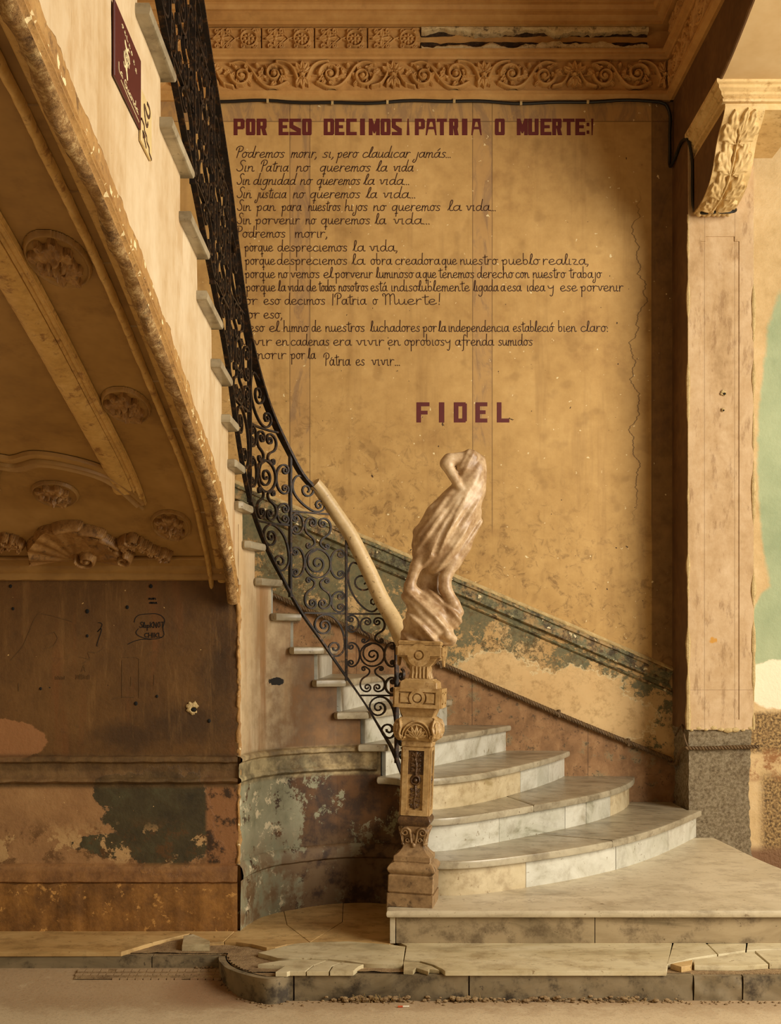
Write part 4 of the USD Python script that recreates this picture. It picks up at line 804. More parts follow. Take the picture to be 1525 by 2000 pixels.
# arch over the opening to the right: side wall above, lit soffit below
ay_ = np.array([(6.54, 4.70), (6.25, 4.745), (5.95, 4.815), (5.4, 4.93), (4.6, 5.03), (3.6, 5.09), (2.2, 5.08), (1.0, 4.95), (0.4, 4.7), (0.3, 0.0)])
af = np.vstack([spline(ay_[:8], 60), ay_[8:]])
side = Polygon([(YB, 4.70)] + list(map(tuple, af)) + [(-.4, 0), (-.4, 6.2), (YB, 6.2)])
ap = obj('wall_arch', ext_x(side, XP, 2.40), M['archside_shaded'], label='dark side of the arched opening wall at the upper right', cat='wall', **st)
P = np.stack([np.stack([np.full(60, x), af[:60, 0], af[:60, 1] - .006], -1) for x in np.linspace(XP + .004, 2.40, 4)], 1); mm = grid(P); mm.fix_normals(); obj('arch_soffit', mm, M['arch'], ap)
P = tube(np.c_[np.full(60, XP + .002), af[:60, 0], af[:60, 1] + .004], .012, 8); obj('arch_bead', P, M['archside_shaded'], ap)
obj('pier_side_shade', bx(XP - .003, XP + .01, PY + .012, YB - .001, zb, 4.70), M['archside_shaded'], pier)  # thin sheet that paints shade onto the left face of the pier
# return behind the pilaster foot is closed by the wall behind
# ------------------------------------------------------------------ marble staircase
SB = .036
F = {2: [(.098, 5.50), (.242, 5.46), (.646, 5.63), (1.181, 6.08), (1.59, 6.62), (1.954, 7.235)], 3: [(.085, 5.70), (.229, 5.70), (.50, 5.90), (.745, 6.16), (1.05, 6.50), (1.30, 6.85), (1.50, 7.24), (1.62, 7.640)],
     4: [(.05, 5.90), (.242, 5.98), (.52, 6.27), (.74, 6.64), (1.0, 7.16), (1.19, 7.640)], 5: [(-.02, 6.03), (.333, 6.69), (.80, 7.640)], 6: [(-.12, 6.03), (.15, 6.80), (.41, 7.640)], 7: [S[7], (.03, 7.640)], 8: [S[8], (-.35, 7.640)], 9: [S[9], (-.78, 7.640)],
     10: [S[10], (-1.30, 7.640)], 11: [S[11], (-2.15, 7.50)], 12: [S[12], (-2.15, 6.75)], 13: [S[13], (-2.15, 6.1)], 14: [S[14], (-2.15, 5.6)], 15: [S[15], (-2.15, 5.18)]}
for n in range(16, 26): F[n] = [S[n], (-2.15, S[n][1])]
def front(n): return spline(F[n], 64) if len(F[n]) > 2 else lin(F[n], 64)
def offset(p, d):
    """shift a plan line to its right-hand/left-hand side by d (positive = up the stair)"""
    t = np.gradient(p, axis=0); t /= np.linalg.norm(t, axis=1, keepdims=True); return p + np.c_[-t[:, 1], t[:, 0]] * d
stair = thing('staircase', 'white marble staircase with fanned curved lower steps winding up to the left', 'stairs')
def clean(pts):
    g = Polygon(pts).buffer(0); g = max(polys(g), key=lambda q: q.area); return np.asarray(g.exterior.coords)[:-1]
land = [(-.018, 5.182), (2.75, 5.182), (2.40, 5.42), (2.20, 5.80), (2.105, 6.2), (2.065, 6.6), (2.03, 7.235), (1.6, 7.2), (.1, 6.0), (.1, 5.55), (-.018, 5.52)]
land = np.vstack([lin(land[:2], 40)[:-1], spline(land[1:7], 40), land[7:]])
obj('landing_slab', slab(land, zt(1) - .035, zt(1), .012), M['landing'], stair, label='wide lowest tread of pale worn marble')
def riser(line, z0, z1, breaks_px, mats, zproj):
    """upright slabs along a plan line, split where the photo shows joints"""
    d = np.r_[0, np.cumsum(np.linalg.norm(np.diff(line, axis=0), axis=1))]
    px = CX + line[:, 0] * FPX / line[:, 1]; cuts = [0.0]
    for b in breaks_px:
        k = np.argmax(px > b); cuts.append(d[k])
    cuts.append(d[-1])
    for i, (a, b) in enumerate(zip(cuts[:-1], cuts[1:])):
        t = np.linspace(a + .0018, b - .0018, max(4, int((b - a) / .03))); p = np.c_[np.interp(t, d, line[:, 0]), np.interp(t, d, line[:, 1])]
        tn_ = np.gradient(p, axis=0); tn_ /= np.linalg.norm(tn_, axis=1, keepdims=True); nn = np.c_[-tn_[:, 1], tn_[:, 0], np.zeros(len(p))]
        q = rng.uniform(-.0015, .0015)
        mm = sweep([(q, z0), (q, z1), (.024, z1), (.024, z0)], np.c_[p, np.zeros(len(p))], nn, np.array([0, 0, 1.0]))
        obj('riser_slab', mm, M[mats[i % len(mats)]], stair, smooth=30)
obj('landing_side_slab', bx(-.002, .022, 5.206, 5.52, ZP, zt(1) - .035), M['landing'], stair)
riser(lin([(.024, 5.210), (2.68, 5.210)], 60), ZP, zt(1) - .035, [1147], ['face', 'face'], 0)
riser(offset(spline(land[40:80], 40), .024) * [1, 1], -.02, zt(1) - .035, [], ['face'], 0)
JO = {2: ([1021, 1197, 1303], ['marble_c', 'marble', 'marble_b', 'marble']), 3: ([969, 1096, 1143, 1190], ['marble', 'marble_b', 'marble', 'marble_b', 'marble_c']), 4: ([1013, 1046, 1068], ['marble_c', 'marble', 'marble_b', 'marble'])}
for n in range(2, 25):
    f0, f1 = front(n), offset(front(n + 1), .062)
    t = np.linspace(TN[n + 1] + .062, TN[n], 12)[1:-1]; inner = Cpt(t)
    outer = []
    if n == 2: outer = [(1.869, 7.243), (1.869, 7.640)]
    if n == 10: outer = [(-2.15, 7.640)]
    pts = clean(np.vstack([f0] + ([outer] if outer else []) + [f1[::-1], inner]))
    top = zt(n)
    if n in (2, 3):        # these two treads are of two slabs, split by a crack
        cut = {2: [onz(1085, 1632, top)[:2], onz(1200, 1642, top)[:2]], 3: [onz(984, 1553, top)[:2], onz(1040, 1572, top)[:2]]}[n]
        a, b = np.array(cut[0]), np.array(cut[1]); d = (b - a) / np.linalg.norm(b - a); ln = LineString([a - d * 1.2, a, b, b + d * 1.0]); pg = Polygon(pts)
        from shapely.ops import split
        for j, q in enumerate(sorted(polys(split(pg, ln)), key=lambda q: q.centroid.x)):
            if q.area < .01: continue
            obj('tread', slab(np.asarray(q.buffer(-.0012).exterior.coords)[:-1], top - .04 + .001 * j, top + .0012 * j, .010), M['tread' if j else 'tread_b'], stair)
    else: obj('tread', slab(pts, top - .04, top, .013), M['tread' if n % 2 else 'tread_b'], stair)
    rl = offset(front(n), SB)
    if n >= 4:
        d_ = np.r_[0, np.cumsum(np.linalg.norm(np.diff(rl, axis=0), axis=1))]; q_ = np.linspace(.052, d_[-1], 64); rl = np.c_[np.interp(q_, d_, rl[:, 0]), np.interp(q_, d_, rl[:, 1])]
    z0 = zt(n - 1); br, ms_ = JO.get(n, ([], ['marble' if n % 2 else 'marble_b']))
    riser(rl, z0, top - .04, br, ms_, 0)

# ------------------------------------------------------------------ platform: mortar bed, marble paving in cracked pieces, curb stones
plat = thing('platform', 'low cracked marble platform with a rounded broken corner in front of the stair', 'platform')
YF, YLF = 4.765, 5.062
cor = [onz(425, 1862, ZP)[:2], onz(433, 1873, ZP)[:2], onz(452, 1885, ZP)[:2], onz(480, 1894, ZP)[:2], onz(515, 1901, ZP)[:2], onz(560, 1904, ZP)[:2]]
cor = np.array(cor); cor = np.vstack([[(cor[0, 0], YLF + .01)], cor[1:-1], [(-.42, YF)]]); corn = spline(cor, 30)
outline = np.vstack([[(-2.6, YLF)], corn, [(3.2, YF)], [(3.2, 5.4), (2.0, 5.6), (.2, 6.1), (-.3, 6.15), (-.75, 5.6), (-.75, 5.5), (-2.6, 5.5)]])
bz = ZP - .021
n_ = 150
obj('mortar_bed', extrude_z(Polygon(outline).buffer(-.028), -.01, bz), M['bed'], plat)
# rough surface of the bare bed round the broken corner
gx, gy = np.meshgrid(np.linspace(-1.35, .15, 110), np.linspace(4.80, 5.5, 70), indexing='ij'); hz = bz + .003 + .012 * (fbm(np.stack([gx * 14, gy * 14, gx * 0], -1), 4, 4) - .4)
mm = grid(np.stack([gx, gy, hz], -1)); from shapely import contains_xy
ins = contains_xy(Polygon(outline).buffer(-.03), gx.ravel(), gy.ravel()); mm.update_faces(ins[mm.faces].all(1)); mm.remove_unreferenced_vertices(); mm.fix_normals(); obj('bare_mortar', mm, M['bed'], plat)
def pv(pts, mat='paving', dz=0.0, world=None):
    p = np.array([onz(a, b, ZP)[:2] for a, b in pts]) if world is None else np.array(world); q = Polygon(p).buffer(0).intersection(Polygon(outline).buffer(.012)).buffer(-.0009)
    for g_ in polys(q):
        obj('paving_slab', slab(np.asarray(g_.exterior.coords)[:-1], bz, ZP + dz, .0028), M[mat], plat)
ol = -.012
def wpt(px, py): return tuple(onz(px, py, ZP)[:2])
# left ledge
pv(None, 'paving_b', 0, [(-2.6, 5.50), (-2.6, YLF + ol), (wpt(235, 1858)[0], YLF + ol), wpt(300, 1840), wpt(370, 1823), wpt(409, 1841), wpt(436, 1839), wpt(463, 1814), (-.70, 5.50)])
# behind: three slabs under the well
j1, j2, j3 = wpt(605, 1840), wpt(560, 1806), wpt(668, 1800)
pv(None, 'paving_b', -.001, [wpt(463, 1813.5), wpt(438, 1838), wpt(460, 1839), wpt(490, 1843), wpt(520, 1850), wpt(537, 1850), wpt(560, 1844), j1, j2, (-.56, 5.98), (-.72, 5.75), (-.72, 5.5)])
pv(None, 'paving_b', .0, [j2, j1, j3, (-.25, 6.1), (-.56, 5.98)])
pv(None, 'paving_b', -.0012, [j1, wpt(680, 1838), wpt(760, 1843), (.03, 5.25), (.09, 5.5), (.09, 6.0), (-.25, 6.1), j3])
# middle slab with its pointed broken tip
pv([(503, 1861), (545, 1850.5), (575, 1843), (604, 1840.5), (680, 1838.5), (763, 1845), (791, 1849), (786, 1883), (750, 1883), (712, 1882), (672, 1876), (640, 1873), (600, 1871.5), (565, 1872), (541, 1871)], 'paving', .001)
pv([(502, 1882), (545, 1875), (590, 1873), (637, 1874.5), (612, 1884), (556, 1885)], 'paving', -.002)
pv([(537, 1898), (556, 1885.5), (611, 1884.5), (593, 1899)], 'paving', .0)
pv([(595, 1899), (613, 1884.5), (639, 1874.8), (665, 1879), (648, 1886), (640, 1899)], 'paving', -.001)
pv([(642, 1899), (650, 1886.5), (667, 1879.3), (710, 1883.5), (700, 1888), (688, 1898)], 'paving', .001)
ye = YF + ol
xa, xb2 = wpt(793, 1848)[0], wpt(1298, 1893)[0]
pv(None, 'paving', 0, [wpt(793, 1847), wpt(788, 1875), wpt(820, 1877), wpt(845, 1884), wpt(862, 1892), (wpt(868, 1893)[0], ye), (xb2, ye), wpt(1312, 1842), (wpt(1312, 1842)[0] + .02, 5.4), (.03, 5.4), (.03, 5.24)])
pv(None, 'paving', -.003, [wpt(787, 1876), wpt(819, 1878), wpt(843, 1885), wpt(858, 1893), wpt(838, 1891), wpt(836, 1896), wpt(812, 1889), wpt(806, 1895), wpt(787, 1894)])
pv([(1314, 1842), (1302, 1883), (1350, 1872), (1400, 1864), (1378, 1842)], 'paving', .001)
pv([(1380, 1842), (1402, 1863.5), (1455, 1856), (1457, 1840)], 'paving', -.001)
pv([(1459, 1840), (1457, 1856), (1600, 1850), (1600, 1838)], 'paving', .0)
pv([(1308, 1884), (1352, 1876), (1350, 1887), (1330, 1890)], 'paving_b', .004)
pv([(1353, 1874), (1470, 1858), (1500, 1883), (1440, 1887), (1355, 1886)], 'paving', .0)
pv([(1473, 1858), (1600, 1851), (1600, 1885), (1502, 1883)], 'paving', .003)
# curb stones
def curb(line, z0f, z1, mat, seed, rag=.004, name='curb_stone'):
    line = np.asarray(line, float); k = 12; v = np.linspace(0, 1, k); t = np.gradient(line, axis=0); t /= np.linalg.norm(t, axis=1, keepdims=True); nn = np.c_[-t[:, 1], t[:, 0]]
    Zg = np.array([[z0f + (z1 - z0f) * b for b in v] for _ in line]); P = np.concatenate([np.repeat(line[:, None], k, 1), Zg[..., None]], -1)
    h = (fbm(P * 16, 4, seed) - .5) * rag; P[..., :2] -= nn[:, None] * h[..., None]
    back = P.copy(); back[..., :2] += nn[:, None] * .035
    m = cat([grid(P, True), grid(back), grid(np.stack([P[:, -1], back[:, -1]], 1)), grid(np.stack([P[0], back[0]], 1)), grid(np.stack([P[-1], back[-1]], 1))]); m.merge_vertices(); m.fix_normals(); obj(name, m, M[mat], plat)
curb(lin([(-2.6, YLF), (-1.05, YLF)], 60), .03, bz, 'curb', 1); curb(lin([(-1.046, YLF), (cor[0, 0], YLF)], 30), .03, bz - .002, 'curb', 2)
ci = np.argmin(np.abs(CX + corn[:, 0] * FPX / corn[:, 1] - 566)); cfull = np.vstack([corn, lin([(-.40, YF), (3.2, YF)], 160)])
px_ = CX + cfull[:, 0] * FPX / cfull[:, 1]
cuts = [0, np.argmax(px_ > 566), np.argmax(px_ > 905), np.argmax(px_ > 1345), np.argmax(px_ > 1446), len(cfull)]
for i, (a, b) in enumerate(zip(cuts[:-1], cuts[1:])):
    seg = cfull[a:min(b + 1, len(cfull))].copy(); d = np.r_[0, np.cumsum(np.linalg.norm(np.diff(seg, axis=0), axis=1))]; t = np.linspace(.003, d[-1] - .003, max(12, int(d[-1] / .012))); seg = np.c_[np.interp(t, d, seg[:, 0]), np.interp(t, d, seg[:, 1])]
    curb(seg, -.02, bz - (.0 if i < 3 else .004), 'curb', 10 + i, .012 if i != 3 else .03, name='curb_stone')
# loose marble fragment in the notch of the ledge
fr = np.array([onz(355, 1850, ZP)[:2], onz(409, 1850, ZP)[:2], onz(409, 1842, ZP)[:2], onz(377, 1829, ZP)[:2], onz(358, 1832, ZP)[:2]])
obj('marble_fragment', slab(fr, bz + .002, ZP + .012, .004), M['paving'], label='loose triangular piece of broken marble in the notch of the platform edge', cat='stone')
# grid of small floor tiles laid bare beside the curb
tiles = []
for r_ in range(3):
    for c_ in range(19):
        x0 = -1.36 + c_ * .0335; y0 = 4.935 + r_ * .035
        if rng.random() < .03 or (r_ == 0 and c_ < 5): continue
        if y0 + .03 > YLF - .01: continue
        z_ = .056 * ssn(np.array(y0), 4.72, 5.06); tiles.append(bx(x0, x0 + .029, y0, y0 + .031, z_ - .01, z_ + .0060))
gx, gy = np.meshgrid(np.linspace(-1.357, -.73, 40), np.linspace(4.936, 5.04, 16), indexing='ij'); mm = grid(np.stack([gx, gy, .056 * ssn(gy, 4.72, 5.06) * (1 - ssn(gx, -.75, -.35)) + .0030 - .004 * np.clip(np.abs(gx + 1.02) * 3 - .85, 0, 1) ** 4], -1)); mm.fix_normals(); obj('mosaic_bed', mm, M['bed'], floor)
obj('mosaic_tiles', cat(tiles), M['floor'], floor, kind='stuff')
# rubble and dirt along the curb foot
bits = []
for k in range(240):
    x = rng.uniform(-.9, 1.9); y = YF - abs(rng.gauss(0, .025)) - .004
    if x < -.42: y = np.interp(x, corn[:, 0], corn[:, 1]) - abs(rng.gauss(0, .02)) - .004
    q = trimesh.creation.icosphere(0, 1.0); s_ = rng.uniform(.002, .007); q.vertices = q.vertices * [s_ * rng.uniform(.7, 1.6), s_, s_ * .8] + [x, y, .002 + .056 * ssn(np.array(y), 4.72, 5.06) * (1 - ssn(np.array(x), -.75, -.35))]; bits.append(q)
for cx_, ww, hh in ((-.12, .06, 60), (.02, .03, 30), (.28, .02, 20), (.62, .12, 50), (.95, .1, 40), (.25, .09, 30)):
    for k in range(hh):
        x = cx_ + rng.gauss(0, ww); q = trimesh.creation.icosphere(0, 1.0); s_ = rng.uniform(.003, .010); q.vertices = q.vertices * [s_ * 1.5, s_, s_] + [x, YF - rng.uniform(.0, .03), rng.uniform(0, .02)]; bits.append(q)
obj('rubble', cat(bits), M['bed'], label='loose mortar crumbs and grit along the foot of the curb', cat='rubble', kind='stuff')
bl = []
for cx_, nb in ((-.10, 46), (-.03, 22), (.33, 14), (1.0, 20)):
    for k in range(nb):
        x = cx_ + rng.gauss(0, .035); a = rng.uniform(-1.1, 1.1); L = rng.uniform(.015, .042); p0 = np.array([x, YF - rng.uniform(.004, .03), .0]); p1 = p0 + [L * math.sin(a), -rng.uniform(0, .012), L * math.cos(a)]
        bl.append(tube([p0, (p0 + p1) / 2 + [0, -.003, .003], p1], [.0009, .0008, .0004], 4, False))
obj('dry_weeds', cat(bl), M['straw'], label='dry straw-coloured weeds growing at the foot of the curb', cat='weeds', kind='stuff')
c0 = onz(787, 1966, .004)
bt = thing('cigarette_butt', 'orange-tipped cigarette butt lying on the cement floor', 'cigarette', loc=c0)
obj('filter', tube([c0 + [-.022, .0, .0], c0 + [-.002, .001, 0]], .004, 10), M['butt'], bt); obj('paper', tube([c0 + [-.002, .001, 0], c0 + [.024, .003, 0]], .0038, 10), M['white'], bt)
# ------------------------------------------------------------------ wrought-iron railing along the string
tk = sorted(TN.items(), key=lambda a: a[1])
_tb = np.array([0.0] + [TN[n] for n in range(3, 26)]); _zb = np.array([.69] + [zt(n) + .022 for n in range(3, 26)]); _zb[1] = .73
zb_f = PchipInterpolator(_tb, _zb)
_hk = {3: .67, 4: .665, 5: .655, 6: .70, 7: .75, 8: .745, 9: .71, 10: .71, 12: .76, 14: .78, 25: .78}
_h = PchipInterpolator([0.0] + [TN[n] for n in _hk], [.68] + list(_hk.values()))
def zt_f(t): return zb_f(t) + _h(t)
TMAX = TN[24]
def rsurf(t, z, off=0.0):
    t = np.asarray(t, float); p = Cpt(t) + Cnorm(t) * (.018 + np.asarray(off)[..., None] if np.ndim(off) else .018 + off); return np.concatenate([p, np.asarray(z)[..., None]], -1)
rail = thing('stair_railing', 'black rusty wrought-iron stair railing of spiral scrolls with a pale thick handrail end', 'railing')
def strap(pts, th=.0088, dep=.013, name='scroll', material=None):
    """flat iron bar whose centre line is (t, z); dep is its width across the rail"""
    p = np.asarray(pts, float); d = np.gradient(p, axis=0); d /= np.linalg.norm(d, axis=1, keepdims=True) + 1e-9; n = np.c_[-d[:, 1], d[:, 0]] * th / 2
    rings = [rsurf(p[:, 0] + sg * n[:, 0], p[:, 1] + sg * n[:, 1], np.full(len(p), o)) for sg, o in ((1, -dep / 2), (1, dep / 2), (-1, dep / 2), (-1, -dep / 2))]
    P = np.stack(rings + [rings[0]], 1); ms = [grid(P)]
    for k in (0, -1): ms.append(tri(P[k, :4], [[0, 1, 2], [0, 2, 3]]))
    m = cat(ms); m.merge_vertices(); m.fix_normals(); return obj(name, m, material or M['iron'], rail, smooth=40)
tt = np.linspace(0.02, TMAX, 260); strap(np.c_[tt, zb_f(tt)], .010, .022, 'bottom_rail')
t85 = TN[8] + .35 * (TN[9] - TN[8])
strap(np.c_[tt, zt_f(tt)], .012, .042, 'top_rail')
th_ = np.linspace(0.0, t85, 70); hp = rsurf(th_, zt_f(th_) + .030); hp[:, 2] += .0
rad = np.interp(th_, [0, t85 * .35, t85], [.046, .050, .034])
hr = tube(hp, rad, 18); obj('handrail', hr, M['handrail'], rail, label='thick pale rounded handrail', smooth=50)
def tpx(px):
    p = _raw; x = CX + p[:, 0] * FPX / p[:, 1]; k = np.argmax((x < px) & (CL > TN[4] * .9)); return CL[k]
posts = [tpx(770), tpx(678), tpx(572), tpx(494)]
while posts[-1] + .46 < TMAX: posts.append(posts[-1] + .46)
for i, t in enumerate(posts):
    z = np.linspace(zb_f(t) - .02, zt_f(t), 14); strap(np.c_[np.full(14, t), z], .011, .022, 'post')
def arm(ctrl, s0=None, s1=None, n=46):
    """a bar through ctrl whose ends curl into spirals: s = (centre u, v, start radius, turns with sign)"""
    pts = [np.asarray(ctrl, float)]
    for which, s in ((0, s0), (1, s1)):
        if s is None: continue
        c = np.array(s[:2]); e = pts[0][0] if which == 0 else pts[-1][-1]; a = math.atan2(e[1] - c[1], e[0] - c[0]); r = np.hypot(*(e - c)); sp = spir(c[0], c[1], r, r * .26, a, s[2], 22)[1:]
        pts = [sp[::-1]] + pts if which == 0 else pts + [sp]
    allp = np.vstack(pts); return spline(allp, max(n, 60))
def panel(ta, tb):
    w = tb - ta; zbB, ztA = float(zb_f(tb)) + .012, float(zt_f(ta)) - .012; ex = 1.0 if ztA - zbB < .45 else 0.0; z0, z1 = zbB - .11 * ex, ztA + .11 * ex; h = z1 - z0; dzt = float(zt_f(tb) - zt_f(ta)); dzb = float(zb_f(tb) - zb_f(ta)); d_t, d_b = dzt - .11 * ex, dzb - .11 * ex
    L = lambda q: np.c_[tb - np.asarray(q)[:, 0] * w, np.asarray(q)[:, 1]]           # u 0..1 from the higher post; v in metres
    y = lambda f: z1 - f * h
    def put(q, **k): strap(L(q), **k)
    ub = (zbB - z0) / max(dzb, 1e-6) if ex else 0.0; ut = 1 - (z1 - ztA) / max(dzt, 1e-6) if ex else 1.0
    put(lin([(min(ub, .8), z0), (1, z0)], 8), name='crossbar'); put(lin([(0, z1), (max(ut, .2), z1)], 8), name='crossbar')
    asp = w                                                                        # spirals are round in real size: work in metres then divide
    def M_(q): q = np.asarray(q, float).copy(); q[:, 0] /= w; return q
    cx = .51 * w; r = min(.235 * w, .17 * h); cy = y(.5)
    put(M_(np.vstack([spir(cx, cy, r, r * .985, math.pi / 2, 1.0, 44), spir(cx, cy, r * .98, r * .16, math.pi / 2, 1.75, 50)[3:]])), name='spiral')
    for fl in (0, 1):
        Y = (lambda f: y(f)) if fl == 0 else (lambda f: y(1 - f))
        dv = -1 if fl == 0 else 1
        for sg in (-1, 1):
            r1 = .085 * w
            c0 = (cx + sg * .10 * w, Y(.10)); ctrl = [(c0[0] , Y(.10) - dv * r1 * .95), (cx + sg * .20 * w, Y(.10) - dv * r1 * .55), (cx + sg * .235 * w, Y(.14)), (cx + sg * .20 * w, Y(.20)), (cx + sg * .06 * w, Y(.275)), (cx + sg * .055 * w, Y(.31)), (cx + sg * .12 * w, Y(.345))]
            ctrl = [(c0[0], Y(.10) + abs(r1) * (1 if fl == 0 else -1))] + ctrl[1:]
            put(M_(arm(ctrl, (c0[0], c0[1], sg * (1.35 if fl == 0 else -1.35)), (cx + sg * .165 * w, Y(.325) , sg * (1.3 if fl == 0 else -1.3)))))
    for sg in (0, 1):
        X_ = (lambda f: f * w) if sg == 0 else (lambda f: (1 - f) * w); dr = 1 if sg == 0 else -1
        for (f0, f1) in ((.065, .175), (.40, .60), (.825, .935)):
            if ex and ((sg == 1 and f0 < .1) or (sg == 0 and f0 > .8)): continue
            rr_ = .075 * w; ya, yb_ = y(f0), y(f1)
            ctrl = [(X_(.09), ya + rr_), (X_(.17), ya + rr_ * .75), (X_(.225), ya - rr_ * .1), (X_(.225), yb_ + rr_ * .1), (X_(.17), yb_ - rr_ * .75), (X_(.09), yb_ - rr_)]
            put(M_(arm(ctrl, (X_(.095), ya, dr * 1.4), (X_(.095), yb_, -dr * 1.4))))
    if d_t > .10:
        ctrl = [(.33 * w, z1 + .60 * d_t), (.14 * w, z1 + .66 * d_t), (.04 * w, z1 + .46 * d_t), (.14 * w, z1 + .24 * d_t), (.36 * w, z1 + .07 * d_t), (.52 * w, z1 + .03 * d_t), (.64 * w, z1 + .12 * d_t)]
        put(M_(arm(ctrl, (.31 * w, z1 + .42 * d_t, -1.4), (.54 * w, z1 + .15 * d_t, 1.3))))
    if d_b > .10:
        ctrl = [(.62 * w, z0 - .33 * d_b), (.46 * w, z0 - .20 * d_b), (.52 * w, z0 - .07 * d_b), (.70 * w, z0 - .025 * d_b), (.88 * w, z0 - .16 * d_b), (.97 * w, z0 - .42 * d_b), (.95 * w, z0 - .62 * d_b), (.84 * w, z0 - .70 * d_b)]
        put(M_(arm(ctrl, (.63 * w, z0 - .20 * d_b, 1.4), (.82 * w, z0 - .56 * d_b, -1.3))))
for a, b in zip(posts[:-1], posts[1:]): panel(a, b)
# narrow filler between the last post and the newel
ta, tb = .03, posts[0]; w = tb - ta
for f in (.06, .2, .34, .62, .76, .9):
    z0 = float(zb_f(tb)) + f * float(zt_f(ta) - zb_f(tb)); q = spir(0, 0, .034, .008, math.pi / 2, 1.5, 34); strap(np.c_[tb - .045 + q[:, 0] * (1 if int(f * 50) % 2 else -1), z0 + q[:, 1]])
strap(spline([(tb, zt_f(tb) - .30), (tb - .05, zt_f(tb) - .42), (tb - .12, zt_f(tb) - .50)], 20))

# ------------------------------------------------------------------ newel post
NC = np.array([.103, 5.345, zt(1)]); PXM = 1 / 425.0
ang = math.radians(-9); lean = math.radians(2.1)
Rz = np.array([[math.cos(ang), -math.sin(ang), 0], [math.sin(ang), math.cos(ang), 0], [0, 0, 1]]); Ry = np.array([[math.cos(lean), 0, math.sin(lean)], [0, 1, 0], [-math.sin(lean), 0, math.cos(lean)]])
def nw(m): m.vertices = (Ry @ (Rz @ np.asarray(m.vertices).T)).T + NC; return m
nwl = thing('newel_post', 'ornate square cast newel post carrying the statue at the foot of the stair', 'post', loc=NC)
Zp = lambda py: (1771 - py) * PXM
def sq(levels, c=.004):
    rings = []
    for py, wd in levels:
        a = wd / 2 * PXM; z = Zp(py); q = [(-a + c, -a), (a - c, -a), (a, -a + c), (a, a - c), (a - c, a), (-a + c, a), (-a, a - c), (-a, -a + c), (-a + c, -a)]; rings.append([(x, y, z) for x, y in q])
    P = np.array(rings); m = grid(P, True); n = 8; ms = [m]
    for k in (0, -1): ms.append(tri(np.vstack([P[k, :-1].mean(0)[None], P[k, :-1]]), [[0, 1 + j, 1 + (j + 1) % n] for j in range(n)]))
    m = cat(ms); m.merge_vertices(); m.fix_normals(); return m
def tor(py0, py1, wd, bul, k=7): return [(py0 + (py1 - py0) * t, wd + bul * math.sin(math.pi * t)) for t in np.linspace(0, 1, k)]
NP = {}
def npart(name, levels, mat='newel', sm=28, **k):
    NP[name] = obj(name, nw(sq(levels)), M[mat], nwl, smooth=sm, **k)
npart('lower_plinth', [(1771, 91), (1746, 91)], 'newel_grey'); npart('upper_plinth', [(1746, 84), (1742, 89), (1712, 89), (1709, 83)], 'newel_grey')
npart('base_torus', tor(1709, 1689, 82, 12) + [(1687, 72), (1683, 72)], 'newel_grey'); npart('vase_neck', [(1684, 74), (1675, 73), (1673, 66), (1668, 55), (1660, 44), (1650, 39), (1640, 40), (1630, 46), (1622, 52), (1616, 54)], 'newel_grey')
npart('fringed_torus', tor(1617, 1595, 54, 11), 'newel_dark')
npart('shaft', [(1597, 52), (1462, 50)]); npart('collar', [(1464, 54), (1460, 60), (1453, 60), (1449, 56)])
npart('capital', [(1450, 60), (1444, 72), (1432, 80), (1420, 80), (1411, 72), (1405, 62), (1402, 60)]); npart('block_base', [(1404, 60), (1401, 62), (1388, 72), (1386, 74), (1384, 76)])
npart('block', [(1385, 88), (1347, 88)]); npart('block_top', [(1347, 74), (1336, 72), (1333, 66), (1331, 58), (1329, 56)])
npart('fluted_neck', [(1330, 44), (1322, 38), (1312, 37), (1304, 42), (1297, 54), (1290, 66), (1286, 72)]); npart('cap', [(1287, 84), (1285, 86), (1268, 86), (1264, 82), (1262, 80)])
def face(k, m):
    """put a mesh made for the front face (x right, y out of the face, z up) on face k"""
    a = k * math.pi / 2; v = np.asarray(m.vertices); x, y = v[:, 0], -v[:, 1]; m.vertices = np.c_[x * math.cos(a) - y * math.sin(a), x * math.sin(a) + y * math.cos(a), v[:, 2]]; m.fix_normals(); return nw(m)
def plate(poly, y0, th):
    ms = []
    for q in polys(poly):
        m = trimesh.creation.extrude_polygon(q, th, engine='earcut'); v = m.vertices.copy(); m.vertices = np.c_[v[:, 0], y0 + v[:, 2], v[:, 1]]; ms.append(m)
    return cat(ms)
u = PXM
